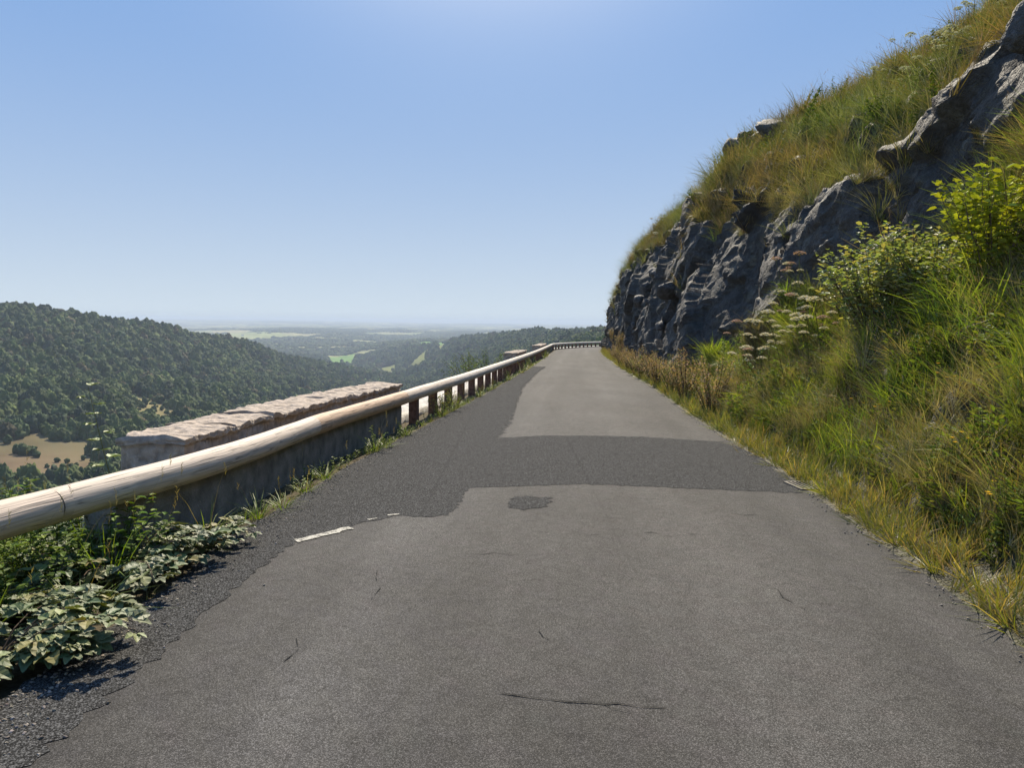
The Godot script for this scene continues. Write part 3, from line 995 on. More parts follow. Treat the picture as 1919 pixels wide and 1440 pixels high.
	for a in base.size() - 1:
		for e in 3:
			var k0 := a * w + w - 1 if e == 0 else last + a * 3 + e - 1
			var k1 := (a + 1) * w + w - 1 if e == 0 else last + (a + 1) * 3 + e - 1
			g.i.append_array(PackedInt32Array([k0, last + a * 3 + e, k1, last + a * 3 + e, last + (a + 1) * 3 + e, k1]))
	g.smooth()
	for k in grid_n.size():
		for b in w: grid_n[k][b] = g.n[k * w + b]
	var o := put(g.mesh(), "hillside", M.rock)
	tag(o, "dark fractured rock cliff above a grassy roadside bank", "", "", "structure")
	# angular blocks standing out of the face
	for q in 46:
		var a := rng.randi_range(0, grid_s.size() - 1)
		var b := rng.randi_range(40, w - 40)
		var p: Vector3 = grid_p[a][b]
		if -p.z < 9.0 or -p.z > 76.0 or grid_g[a][b] > 0.4: continue
		var r := rnd(0.18, 0.5)
		put(rock_mesh(q, r), "rock", M.rock, o, p - grid_n[a][b] * r * 0.3).rotation = Vector3(rnd(-0.5, 0.5), rnd(0, TAU), rnd(-0.5, 0.5))

func rock_mesh(seed: int, r: float) -> ArrayMesh:
	var s := SphereMesh.new()
	s.radial_segments = 18
	s.rings = 10
	var a := s.get_mesh_arrays()
	var g := Geo.new()
	g.v = a[Mesh.ARRAY_VERTEX]
	g.i = a[Mesh.ARRAY_INDEX]
	var loc := RandomNumberGenerator.new()
	loc.seed = seed
	var cuts := []
	for k in 13: cuts.append([Vector3(loc.randf_range(-1, 1), loc.randf_range(-1, 1), loc.randf_range(-1, 1)).normalized(), loc.randf_range(0.55, 0.95)])
	var fine := noise(FastNoiseLite.TYPE_SIMPLEX, 2.5, 3, seed)
	for k in g.v.size():
		var p := g.v[k].normalized()
		var reach := 1.3
		for cut in cuts:
			var along_n := p.dot(cut[0])
			if along_n > 0.05: reach = min(reach, cut[1] / along_n)
		g.v[k] = p * reach * r * Vector3(1.3, 0.8, 1.0) * (1.0 + 0.05 * fine.get_noise_3dv(p))
		var f := 1.0 + 0.3 * fine.get_noise_3dv(p * 2.0)
		g.c.append(Color(0.125 * f, 0.123 * f, 0.128 * f))
	g.smooth()
	return g.mesh()

func on_bank(d: float, off: float) -> Vector3:       # a point of the bank or cliff at a depth and an offset from the road edge
	var best := Vector3.ZERO
	var near := 1e9
	for a in grid_s.size():
		var r: Vector3 = grid_p[a][0]
		if abs(-r.z - d) > 0.8: continue
		for b in rows_t.size():
			var p: Vector3 = grid_p[a][b]
			var e: float = pow(p.x - (r.x + off), 2) + pow(-p.z - d, 2)
			if e < near:
				near = e
				best = p
	return best

# ------------------------------------------------------------------ plants
func tuft(n: int, length: float, width: float, lean: float, droop: float, spread_r: float, cols: Array, vary := 0.35, heads := 0) -> ArrayMesh:
	var g := Geo.new()
	for k in n:
		var w := rnd(0, TAU)
		var dir := Vector3(cos(w), 0, sin(w))
		var base := dir * rnd(0, spread_r) + Vector3(rnd(-0.3, 0.3), 0, rnd(-0.3, 0.3)) * spread_r - Vector3(0, 0.03, 0)
		g.blade(base, dir, Vector3.UP, length * rnd(1.0 - vary, 1.0 + vary), width * rnd(0.7, 1.3), lean * rnd(0.2, 1.4), droop * rnd(0.2, 1.5), tint(cols[rng.randi() % cols.size()], 0.22))
	for k in heads:
		var w := rnd(0, TAU)
		var dir := Vector3(cos(w), 0, sin(w))
		var l := length * rnd(1.3, 2.0)
		var col := tint(Color(0.27, 0.21, 0.12), 0.25)
		var base := dir * rnd(0, spread_r)
		var le := rnd(0.05, 0.35)
		g.blade(base, dir, Vector3.UP, l, 0.0035, le, 0.25, col)
		var top := base + dir * l * (le + 0.2) + Vector3.UP * l * 0.86
		for q in 9:
			var dd := (dir * rnd(-0.2, 0.8) + Vector3(rnd(-0.5, 0.5), rnd(0.3, 1.0), rnd(-0.5, 0.5))).normalized()
			g.blade(top - Vector3.UP * 0.011 * q, dd, Vector3(-dd.z, 0.8, dd.x).normalized(), 0.022, 0.0035, 0.7, 0.2, col)
	return g.mesh()

func herb(n: int, height: float, leaf_l: float, cols: Array) -> ArrayMesh:      # leafy stalks
	var g := Geo.new()
	for k in n:
		var w := rnd(0, TAU)
		var dir := Vector3(cos(w), 0, sin(w))
		var h := height * rnd(0.6, 1.2)
		var base := dir * rnd(0, 0.1)
		var tip := base + dir * h * rnd(0.1, 0.5) + Vector3.UP * h
		g.tube(PackedVector3Array([base, base.lerp(tip, 0.5) + Vector3.UP * h * 0.08, tip]), 0.003, 0.0015, 3, tint(Color(0.09, 0.1, 0.04), 0.2))
		var m := int(h / leaf_l * 2.6)
		for q in m:
			var t := (q + 0.6) / m
			var a := rnd(0, TAU)
			var d := Vector3(cos(a), rnd(-0.1, 0.5), sin(a)).normalized()
			g.leaf(base.lerp(tip, t) + Vector3.UP * h * 0.08 * (1 - abs(2 * t - 1)), d, Vector3.UP, leaf_l * rnd(0.6, 1.2), leaf_l * 0.48, 0.4, tint(cols[rng.randi() % cols.size()], 0.25))
	return g.mesh()

func scatter_on_hill(count: int, mat: Material, meshes: Array, want: Callable, size: Callable, colour: Callable, called: String, parent: Node) -> void:
	# want(p, n, grass, t, depth) gives the chance that a plant stands there; picks grid cells by area
	var places := []
	var cols := []
	for m in meshes:
		places.append([])
		cols.append([])
	var made := 0
	var w := rows_t.size()
	var weight := PackedFloat32Array()
	var total := 0.0
	for a in grid_s.size() - 1:
		var p: Vector3 = grid_p[a][0]
		total += (grid_s[a + 1] - grid_s[a]) * (1.0 if -p.z > -1.0 and -p.z < 85.0 else 0.0)
		weight.append(total)
	var tries := 0
	while made < count and tries < count * 30:
		tries += 1
		var a := weight.bsearch(rng.randf() * total)
		if a >= grid_s.size() - 1: continue
		var b := rng.randi() % (w - 1)
		var p00: Vector3 = grid_p[a][b]
		var depth := -p00.z
		var grass: float = grid_g[a][b]
		var chance: float = want.call(p00, grid_n[a][b], grass, rows_t[b], depth)
		if chance <= 0.0: continue
		var span: float = p00.distance_to(grid_p[a][b + 1])
		if rng.randf() > chance * span / 0.25: continue
		var u := rng.randf()
		var v := rng.randf()
		var p: Vector3 = p00.lerp(grid_p[a][b + 1], u).lerp((grid_p[a + 1][b] as Vector3).lerp(grid_p[a + 1][b + 1], u), v)
		var n: Vector3 = grid_n[a][b]
		var up := (Vector3.UP * 1.15 + n * 0.75 + Vector3(rnd(-0.35, 0.35), 0, rnd(-0.35, 0.35))).normalized()
		var k := rng.randi() % meshes.size()
		var sc: float = size.call(p, depth)
		var x := up.cross(Vector3(cos(rnd(0, TAU)), 0.1, sin(rnd(0, TAU)))).normalized()
		var basis := Basis(x, up, x.cross(up)).scaled(Vector3.ONE * sc * rnd(0.7, 1.3))
		places[k].append(Transform3D(basis, p - up * 0.01))
		cols[k].append(colour.call(p, depth))
		made += 1
	for k in meshes.size(): spread(meshes[k], mat, places[k], cols[k], called, parent)

func build_grass() -> void:
	var lush := [Color(0.23, 0.3, 0.055), Color(0.28, 0.33, 0.06), Color(0.13, 0.19, 0.045), Color(0.34, 0.36, 0.1)]
	var dry := [Color(0.42, 0.35, 0.23), Color(0.33, 0.29, 0.17), Color(0.25, 0.26, 0.12), Color(0.48, 0.41, 0.28)]
	var olive := [Color(0.2, 0.22, 0.07), Color(0.16, 0.19, 0.06), Color(0.26, 0.25, 0.1)]
	var zone := noise(FastNoiseLite.TYPE_SIMPLEX_SMOOTH, 0.8, 3, 201)
	var zone2 := noise(FastNoiseLite.TYPE_SIMPLEX_SMOOTH, 0.22, 2, 202)
	var white := func(_p, _d): return tint(Color(1, 1, 1), 0.18)
	# bank, tall green grass
	var o := thing("bank_grass", Vector3.ZERO, "tall lush green grass growing over the roadside bank", "grass", "", 0.0, "stuff")
	var ms := []
	for k in 4: ms.append(tuft(24, 0.29, 0.0115, 0.6, 0.75, 0.07, lush))
	scatter_on_hill(8500, M.blade, ms, func(p, _n, gr, t, d):
		return (0.0 if t < 1.2 or t > 7.0 or d > 34.0 or gr < 0.4 else (1.0 if species.get_noise_3dv(p) > -0.12 or (d < 7.0 and t > 3.2) else 0.1)),
		func(_p, d): return rnd(0.7, 1.25), func(p, d): return tint(Color(1.15, 1.12, 1.05).lerp(Color(0.8, 0.88, 0.85), clampf(0.5 + 2.0 * zone2.get_noise_3dv(p * 1.7), 0.0, 1.0)), 0.25), "green_blades", o)
	# bank, fine drooping dry grass
	o = thing("dry_bank_grass", Vector3.ZERO, "fine drooping straw coloured grass in clumps on the bank", "grass", "", 0.0, "stuff")
	ms = []
	for k in 4: ms.append(tuft(56, 0.25, 0.0055, 0.65, 1.0, 0.06, dry + [Color(0.3, 0.22, 0.13)], 0.3, 2))
	scatter_on_hill(7500, M.blade_dry, ms, func(p, _n, gr, t, d):
		return (0.0 if t < 1.3 or t > 7.5 or d > 34.0 or gr < 0.3 else (1.0 if species.get_noise_3dv(p) < 0.0 and not (d < 7.0 and t > 3.2) else 0.14)),
		func(_p, d): return rnd(0.7, 1.2), white, "dry_blades", o)
	# verge, short yellowish grass
	o = thing("verge_grass", Vector3.ZERO, "short yellow green grass on the verge along the asphalt edge", "grass", "", 0.0, "stuff")
	ms = []
	for k in 4: ms.append(tuft(30, 0.17, 0.0065, 0.5, 0.4, 0.05, [Color(0.19, 0.21, 0.06), Color(0.15, 0.18, 0.05), Color(0.3, 0.26, 0.14)], 0.5, 1))
	scatter_on_hill(12000, M.blade, ms, func(p, _n, _gr, t, d): return 0.0 if t > 2.2 or t < 0.05 else (1.0 if d < 20.0 else 0.45),
		func(_p, d): return rnd(0.7, 1.3) * (1.0 if d < 20.0 else 1.3), func(p, d): return tint(Color(0.85, 0.92, 0.85).lerp(Color(1.2, 1.05, 1.0), clampf(0.5 + 2.0 * zone.get_noise_3dv(p), 0.0, 1.0)), 0.28), "verge_blades", o)
	# leafy herbs among the grass
	o = thing("bank_herbs", Vector3.ZERO, "small leafed herbs growing among the grass of the bank", "herbs", "", 0.0, "stuff")
	ms = []
	for k in 4: ms.append(herb(6, 0.34, 0.062, [Color(0.11, 0.16, 0.04), Color(0.17, 0.23, 0.05), Color(0.23, 0.24, 0.08)]))
	scatter_on_hill(6500, M.leaf, ms, func(p, _n, gr, t, d):
		return (0.0 if t < 1.0 or t > 6.5 or d > 30.0 or gr < 0.4 else (0.9 if absf(species.get_noise_3dv(p)) > 0.55 else 0.12)),
		func(_p, d): return rnd(0.6, 1.3), white, "herb_leaves", o)
	# grass of the upper slope and the ledges
	o = thing("slope_grass", Vector3.ZERO, "wind combed brown and green grass on the slope above the cliff", "grass", "", 0.0, "stuff")
	ms = []
	for k in 4: ms.append(tuft(46, 0.36, 0.009, 0.6, 0.8, 0.1, olive + dry, 0.35, 3))
	scatter_on_hill(15000, M.blade_dry, ms, func(p, _n, gr, t, d):
		return (0.0 if t < 5.5 else (0.2 if gr < 0.25 and _n.y > 0.3 else (0.0 if gr < 0.25 else clampf(gr, 0.0, 1.0) * (0.9 if t < 10.4 else 0.5)))),
		func(_p, d): return rnd(0.8, 1.25) * (1.0 if d < 25 else 1.25),
		func(p, d): return tint(Color(0.62, 0.76, 0.68).lerp(Color(0.8, 0.66, 0.64), clampf(0.5 + 1.8 * zone2.get_noise_3dv(p), 0.0, 1.0)), 0.2), "slope_blades", o)
	o = thing("slope_herbs", Vector3.ZERO, "green leafy weeds scattered over the slope above the cliff", "herbs", "", 0.0, "stuff")
	ms = []
	for k in 3: ms.append(herb(8, 0.5, 0.06, [Color(0.07, 0.12, 0.03), Color(0.1, 0.15, 0.035), Color(0.13, 0.15, 0.05)]))
	scatter_on_hill(2600, M.leaf, ms, func(p, _n, gr, t, d): return (0.0 if t < 6.0 or gr < 0.3 else clampf(0.1 + 1.2 * zone.get_noise_3dv(p * 0.7), 0.0, 0.8)),
		func(_p, d): return rnd(0.7, 1.3), white, "herb_leaves", o)

func leaf_mesh(l: float, w: float, col: Color) -> ArrayMesh:
	var g := Geo.new()
	g.leaf(Vector3.ZERO, Vector3(0, 0, 1), Vector3.UP, l, w, 0.35, col)
	return g.mesh()

func bush(called: String, at: Vector3, label: String, category: String, stems: int, h: float, wide: float, leaf_l: float, leaf_w: float, gap: float, cols: Array, mat: Material, separate: bool, upright := 1.0, group := "") -> Node3D:
	var o := thing(called, at, label, category, group)
	var wood := Geo.new()
	var leaves := Geo.new()
	var kinds := []
	if separate:
		for k in 5: kinds.append(leaf_mesh(leaf_l * rnd(0.8, 1.15), leaf_w * rnd(0.85, 1.15), tint(cols[k % cols.size()], 0.12)))
	var made := 0
	for k in stems:
		var w := rnd(0, TAU)
		var out := Vector3(cos(w), 0, sin(w)) * wide * sqrt(rng.randf())
		var tall := h * rnd(0.6, 1.1) * (1.0 - 0.3 * out.length() / maxf(wide, 0.01))
		var foot := out * 0.2
		var p1 := foot + out * 0.35 + Vector3.UP * tall * 0.4
		var p2 := foot + out * 0.7 + Vector3.UP * tall * 0.75 + Vector3(rnd(-0.05, 0.05), 0, rnd(-0.05, 0.05))
		var p3 := foot + out * (0.9 + 0.15 / upright) + Vector3.UP * tall
		var pts := PackedVector3Array([foot - Vector3.UP * 0.1, p1, p2, p3])
		wood.tube(pts, 0.009, 0.003, 4, tint(Color(0.11, 0.085, 0.055), 0.2))
		var run := tall / gap
		for q in int(run):
			var t := 0.18 + 0.82 * (q + rng.randf()) / run
			var f := t * 3.0
			var i0: int = min(int(f), 2)
			var p := pts[i0].lerp(pts[i0 + 1], f - i0)
			var a := rnd(0, TAU)
			var d := Vector3(cos(a), rnd(-0.25, 0.7), sin(a)).normalized()
			p += d * rnd(0.01, 0.1 if t < 0.8 else 0.03)
			if separate and made < 290:
				var l := put(kinds[rng.randi() % 5], "leaf", mat, o, p)
				l.basis = Basis.looking_at(-d, Vector3(rnd(-0.5, 0.5), 1, rnd(-0.5, 0.5)).normalized()).scaled(Vector3.ONE * rnd(0.7, 1.2))
				made += 1
			else:
				leaves.leaf(p, d, Vector3(rnd(-0.6, 0.6), 1, rnd(-0.6, 0.6)).normalized(), leaf_l * rnd(0.65, 1.2), leaf_w * rnd(0.8, 1.15), 0.4, tint(cols[rng.randi() % cols.size()], 0.22))
	put(wood.mesh(), "stems", M.stem, o)
	if leaves.v.size() > 0:
		put(leaves.mesh(), "foliage", mat, o).set_meta("kind", "stuff")
	return o

func umbel(at: Vector3, h: float, head: float, col: Color, label: String, group: String, lean := Vector3.ZERO) -> void:
	var o := thing("umbel_plant", at, label, "flower", group)
	var g := Geo.new()
	var top := Vector3.UP * h + lean * h
	var green := tint(Color(0.12, 0.13, 0.05), 0.2)
	g.tube(PackedVector3Array([Vector3(0, -0.08, 0), top * 0.5 + Vector3(0.01, 0, 0), top]), 0.006, 0.004, 5, green)
	var heads := [top]
	for k in 2:
		var w := rnd(0, TAU)
		var e := top * rnd(0.78, 0.92) + Vector3(cos(w), 0.0, sin(w)) * head * rnd(1.1, 1.7)
		g.tube(PackedVector3Array([top * rnd(0.5, 0.65), top * 0.72 + (e - top * 0.8) * 0.6, e]), 0.003, 0.002, 4, green)
		heads.append(e)
	for k in 5:
		var w := rnd(0, TAU)
		var d := Vector3(cos(w), 0.35, sin(w)).normalized()
		for q in 4: g.leaf(top * (0.12 + 0.12 * k) + d * 0.05 * q, (d + Vector3(rnd(-0.7, 0.7), 0, rnd(-0.7, 0.7))).normalized(), Vector3.UP, 0.09, 0.035, 0.3, tint(Color(0.1, 0.14, 0.04), 0.2))
	put(g.mesh(), "stem", M.leaf, o)
	for k in heads.size():
		var f := Geo.new()
		var r: float = head * (1.0 if k == 0 else rnd(0.55, 0.8)) * 0.5
		for q in 24:
			var w := q * 2.4
			var rr := r * sqrt((q + 0.5) / 24.0)
			var tip: Vector3 = heads[k] + Vector3(cos(w) * rr, 0.02 + 0.45 * r * (1 - pow(rr / r, 2)), sin(w) * rr)
			f.tube(PackedVector3Array([heads[k] - Vector3(0, 0.02, 0), tip]), 0.001, 0.001, 3, green)
			for e in 5:
				var a := e * TAU / 5 + q
				var s := r * 0.26
				f.leaf(tip, Vector3(cos(a), rnd(-0.7, 0.8), sin(a)).normalized(), Vector3.UP, s, s * 0.9, -0.3, tint(col, 0.15))
		put(f.mesh(), "flower_head", M.petal, o)

func bramble(at: Vector3, label: String, canes: int, reach: float, group: String, aim := Vector3.ZERO) -> void:
	var o := thing("bramble", at, label, "bramble", group)
	var kinds := []
	for k in 7:
		var g := Geo.new()
		var n: int = [3, 5, 3, 5, 3, 3, 5][k]
		var col := tint([Color(0.12, 0.15, 0.065), Color(0.1, 0.125, 0.06), Color(0.16, 0.19, 0.07), Color(0.13, 0.15, 0.08), Color(0.09, 0.12, 0.05), Color(0.2, 0.19, 0.07), Color(0.11, 0.14, 0.06)][k], 0.1)
		for q in n:
			var w := (q - (n - 1) / 2.0) * (0.9 if n == 3 else 0.62)
			var d := Vector3(sin(w), rnd(-0.12, 0.05), cos(w)).normalized()
			g.lobed(Vector3(0, 0, 0.02) + d * 0.012, d, Vector3(rnd(-0.35, 0.35), 1, rnd(-0.2, 0.2)).normalized(), 0.088 * (1.15 if q == n / 2 else 0.85), 0.058, k * 5 + q, tint(col, 0.14))
		g.tube(PackedVector3Array([Vector3(0, 0, -0.035), Vector3(0, 0, 0.03)]), 0.0016, 0.0012, 3, col)
		kinds.append(g.mesh())
	for k in canes:
		var w := rnd(0, TAU)
		var dir := (Vector3(cos(w), 0, sin(w)) + aim).normalized()
		var l := reach * rnd(0.6, 1.2)
		var pts := PackedVector3Array()
		for q in 7:
			var t := q / 6.0
			pts.append(dir * l * t * 0.85 + Vector3.UP * l * (0.95 * t - 0.75 * t * t) + Vector3(rnd(-0.02, 0.02), -0.03, rnd(-0.02, 0.02)))
		var g := Geo.new()
		g.tube(pts, 0.005, 0.0025, 5, tint(Color(0.13, 0.09, 0.06), 0.2))
		var cane := put(g.mesh(), "cane", M.stem, o)
		var n := int(l / 0.068)
		for q in n:
			var t := 0.12 + 0.88 * (q + 0.5) / n
			var f := t * 6.0
			var i0: int = min(int(f), 5)
			var side := 1.0 if q % 2 == 0 else -1.0
			var d := (dir.cross(Vector3.UP) * side + dir * rnd(0.1, 0.9) + Vector3.UP * rnd(-0.15, 0.45)).normalized()
			var lf := put(kinds[rng.randi() % 7], "leaf", M.bramble, cane, pts[i0].lerp(pts[i0 + 1], f - i0) + d * 0.03)
			lf.basis = Basis.looking_at(-d, Vector3(rnd(-0.4, 0.4), 1, rnd(-0.4, 0.4)).normalized()).scaled(Vector3.ONE * rnd(0.6, 1.3))

func build_plants() -> void:
	# right bank
	var silver := [Color(0.25, 0.29, 0.17), Color(0.29, 0.33, 0.21), Color(0.27, 0.33, 0.12), Color(0.38, 0.35, 0.17)]
	bush("sallow_bush", on_bank(11.0, 1.75), "silvery leafed bush against the dark rock at the bank's top", "bush", 80, 1.75, 0.75, 0.1, 0.056, 0.032, silver, M.gloss_leaf, false, 2.0)
	bush("sallow_bush", on_bank(10.0, 2.1), "lower green bush between the silvery bush and the yellow one", "bush", 64, 1.3, 0.7, 0.09, 0.05, 0.03, silver, M.gloss_leaf, false, 1.5)
	var lime := [Color(0.33, 0.36, 0.05), Color(0.4, 0.42, 0.07), Color(0.27, 0.31, 0.05)]
	bush("hazel_bush", on_bank(9.0, 2.25), "yellow green hazel bush with round leaves at the bank's top", "bush", 44, 1.55, 0.6, 0.1, 0.085, 0.04, lime, M.leaf, true, 1.2)
	bush("hazel_bush", on_bank(7.6, 2.5), "yellow green hazel bush cut by the picture's right edge", "bush", 40, 1.45, 0.6, 0.095, 0.08, 0.04, lime, M.leaf, true, 1.2)
	var at := []
	for q in 22: at.append(on_bank(rnd(11.5, 15.0), rnd(0.9, 1.75)))
	from_left(at)
	for q in 22:
		umbel(at[q], rnd(0.8, 1.4), rnd(0.16, 0.25), Color(0.6, 0.54, 0.38) if q % 4 else Color(0.42, 0.27, 0.2), "%s umbel flower on the bank below the rock, %s from the left" % ["fading cream" if q % 4 else "rusty pink", nth(q)], "umbels on the bank", Vector3(rnd(-0.3, 0.1), 0, rnd(-0.1, 0.1)))
	at = []
	for q in 20: at.append(on_bank(rnd(13.5, 20.0), rnd(4.4, 6.6)))
	from_left(at)
	for q in 20:
		umbel(at[q], rnd(0.6, 1.0), rnd(0.18, 0.27), Color(0.6, 0.6, 0.52), "pale umbel flower on the high grass slope, %s from the left" % nth(q), "umbels on the high slope")
	at = []
	for q in 9: at.append(on_bank(rnd(40.0, 56.0), rnd(1.6, 2.8)))
	from_left(at)
	for q in 9:
		umbel(at[q], rnd(0.4, 0.6), rnd(0.22, 0.3), Color(0.58, 0.56, 0.5), "white umbel flower on the far cliff edge, %s from the left" % nth(q), "umbels on the far cliff edge")
	# reddish dried weeds between the road and the cliff
	for q in 14:
		var d := 16.0 + q * 2.6 + rnd(-0.6, 0.6)
		bush("dried_weed", on_bank(d, rnd(0.22, 0.38)), "reddish dried weed at the cliff foot beside the road, %s from the near end" % nth(q), "weed", 44, rnd(0.95, 1.35), 0.45, 0.05, 0.024, 0.022, [Color(0.55, 0.35, 0.27), Color(0.46, 0.34, 0.22), Color(0.22, 0.23, 0.1)], M.leaf, false, 2.0, "reddish weeds under the cliff")
	# small shrubs on the far cliff outline
	var shrubs := [[74.0, 0.7, "lowest"], [70.0, 0.8, "second lowest"], [66.0, 1.1, "third lowest"], [57.0, 1.5, "highest"]]
	for q in shrubs:
		bush("cliff_shrub", on_bank(q[0], q[1]), "small shrub on the far cliff end, %s of the four there" % q[2], "shrub", 12, 0.9, 0.5, 0.1, 0.07, 0.07, [Color(0.07, 0.11, 0.03), Color(0.1, 0.14, 0.04)], M.leaf, false, 1.0, "shrubs on the far cliff end")
	# yellow flowers on the bank
	for q in [[9.4, 1.0, "farthest"], [8.6, 0.95, "second"], [7.6, 1.05, "third"], [6.4, 0.7, "fourth"], [5.6, 0.62, "nearest"]]:
		var o := thing("yellow_flower", on_bank(q[0], q[1]), "small yellow flowered herb low on the bank, %s from the drain grate side" % q[2], "flower", "yellow flowers on the bank")
		var g := Geo.new()
		var f := Geo.new()
		for k in 4:
			var top := Vector3(rnd(-0.12, 0.12), rnd(0.25, 0.42), rnd(-0.12, 0.12))
			g.tube(PackedVector3Array([Vector3.ZERO, top * 0.6, top]), 0.003, 0.002, 3, Color(0.1, 0.13, 0.04))
			for e in 7: f.leaf(top, Vector3(cos(e * 0.9), 0.5, sin(e * 0.9)).normalized(), Vector3.UP, 0.022, 0.014, -0.2, Color(0.7, 0.42, 0.02))
		put(g.mesh(), "stem", M.leaf, o)
		put(f.mesh(), "flower_head", M.petal, o)

func rail_spot(d: float, off: float, y := 0.0) -> Vector3:      # off: towards the road
	var f := frame(rail_line, along(rail_line, d))
	return f[0] + f[2] * off + Vector3(0, y, 0)

func build_left_plants() -> void:
	var texts := ["bramble sprawling over the asphalt edge in the bottom corner", "bramble with pale leaves spilling from under the log rail", "bramble creeping along the wall foot beside the asphalt", "tall bramble shoot rising above the log rail", "bramble arching behind the log rail over the valley", "small bramble against the near end of the concrete wall"]
	bramble(Vector3(-2.45, FALL * 3.6, -3.65), texts[0], 24, 0.68, "", Vector3(0.5, 0, 0.1))
	bramble(Vector3(-2.5, FALL * 5.0, -5.05), texts[1], 20, 0.72, "", Vector3(0.5, 0, 0.0))
	bramble(Vector3(-2.36, FALL * 6.0, -5.9), texts[2], 9, 0.45, "", Vector3(0.4, 0, -0.2))
	bramble(Vector3(-3.45, FALL * 6.0 - 0.3, -6.1), texts[4], 7, 0.95, "", Vector3(0.1, 0, 0.0))
	bramble(Vector3(-2.85, FALL * 4.0, -4.3), texts[5], 14, 0.62, "", Vector3(0.3, 0, 0.2))
	# the upright shoot
	var o := thing("bramble", Vector3(-3.1, -0.1, -6.05), texts[3], "bramble")
	var g := Geo.new()
	var pts := PackedVector3Array([Vector3(0.1, 0, 0), Vector3(0.06, 0.35, 0), Vector3(-0.03, 0.75, 0), Vector3(-0.12, 1.18, 0)])
	g.tube(pts, 0.006, 0.002, 5, Color(0.12, 0.12, 0.05))
	var shoot := put(g.mesh(), "cane", M.stem, o)
	for q in 14:
		var t := 0.3 + 0.7 * q / 13.0
		var f := t * 3.0
		var i0: int = min(int(f), 2)
		var a := q * 2.3
		var d := Vector3(cos(a), rnd(0.0, 0.4), sin(a)).normalized()
		var lf := Geo.new()
		for e in 3:
			var dd := d.rotated(Vector3.UP, (e - 1) * 0.8)
			lf.leaf(pts[i0].lerp(pts[i0 + 1], f - i0) + d * 0.03, dd, Vector3.UP, 0.1 * (1.2 - 0.5 * t), 0.062 * (1.2 - 0.5 * t), 0.35, tint(Color(0.18, 0.23, 0.07), 0.2))
		put(lf.mesh(), "leaf", M.bramble, shoot)
	# grass tufts along the foot of the wall
	var greens := [Color(0.16, 0.23, 0.035), Color(0.2, 0.26, 0.05), Color(0.12, 0.18, 0.03)]
	var spots := [[4.35, 0.62, 0.3], [5.5, 0.3, 0.3], [6.05, 0.3, 0.34], [6.75, 0.34, 0.26], [7.15, 0.38, 0.2], [7.9, 0.34, 0.17], [8.6, 0.34, 0.26], [10.6, 0.33, 0.32], [11.0, 0.36, 0.2], [12.3, 0.3, 0.18], [15.2, 0.3, 0.3], [16.2, 0.3, 0.35], [17.0, 0.28, 0.28], [20.0, 0.3, 0.2], [22.5, 0.3, 0.22], [27.0, 0.3, 0.3], [32.0, 0.3, 0.4], [34.0, 0.3, 0.4], [36.0, 0.3, 0.45], [38.0, 0.3, 0.45], [50.0, 0.3, 0.5], [53.0, 0.3, 0.55], [55.0, 0.3, 0.5]]
	var count := -1
	for q in spots:
		count += 1
		var near: bool = q[0] < 13.5
		var t := thing("grass_tuft", rail_spot(q[0], q[1]), ("green grass tuft at the foot of the concrete wall, %s from the near end" % nth(count) if near else "grass tuft at the foot of the rail posts, %s beyond the concrete wall" % nth(count - 10)), "grass tuft", "tufts along the wall foot" if near else "tufts along the posts")
		put(tuft(34, q[2], 0.007, 0.5, 0.7, 0.06, greens if near else greens + [Color(0.3, 0.25, 0.1), Color(0.33, 0.2, 0.1)], 0.35, 2), "blades", M.blade, t).set_meta("kind", "stuff")
		if not near or q[0] > 10.0:
			put(herb(5, q[2], 0.04, greens), "leaves", M.leaf, t).set_meta("kind", "stuff")
	# thin grass and dead litter along the edge, and the slope that falls away under the rail
	var ground := thing("edge_grass", Vector3.ZERO, "thin grass and weeds along the foot of the rail and wall", "grass", "", 0.0, "stuff")
	var ms := [tuft(14, 0.12, 0.005, 0.6, 0.5, 0.05, greens), tuft(18, 0.1, 0.004, 0.7, 0.6, 0.06, [Color(0.25, 0.2, 0.1), Color(0.15, 0.17, 0.05)]), herb(3, 0.12, 0.035, greens)]
	for k in 3:
		var places := []
		var cols := []
		for q in 120:
			var d: float = 2.5 + 45.0 * rng.randf()
			var wide := 0.75 if d < 5.4 else 0.13
			var p := rail_spot(d, 0.16 + rnd(0.0, wide) if d > 5.4 else rnd(-0.3, 0.7))
			places.append(Transform3D(Basis(Vector3.UP, rnd(0, TAU)).scaled(Vector3.ONE * rnd(0.6, 1.3)), p))
			cols.append(tint(Color.WHITE, 0.2))
		spread(ms[k], M.blade, places, cols, "edge_blades", ground)
	var under := thing("slope_weeds", Vector3.ZERO, "green weeds on the slope falling away under the log rail", "weeds", "", 0.0, "stuff")
	ms = [tuft(30, 0.38, 0.007, 0.5, 0.6, 0.08, greens), herb(7, 0.42, 0.05, greens), tuft(30, 0.35, 0.005, 0.5, 0.6, 0.08, [Color(0.2, 0.2, 0.06), Color(0.28, 0.24, 0.12)], 0.3, 4)]
	for k in 3:
		var places := []
		var cols := []
		for q in 420:
			var d := rnd(0.5, 6.0) if q % 2 else rnd(6.0, 60.0)
			var off := rnd(0.0, 4.0) if d < 5.0 else rnd(1.1, 4.0)
			var p := rail_spot(d, -off)
			p.y += slope_drop(off)
			places.append(Transform3D(Basis(Vector3.UP, rnd(0, TAU)).scaled(Vector3.ONE * rnd(0.6, 1.3)), p))
			cols.append(tint(Color.WHITE, 0.2))
		spread(ms[k], M.blade if k != 1 else M.leaf, places, cols, "weeds", under)
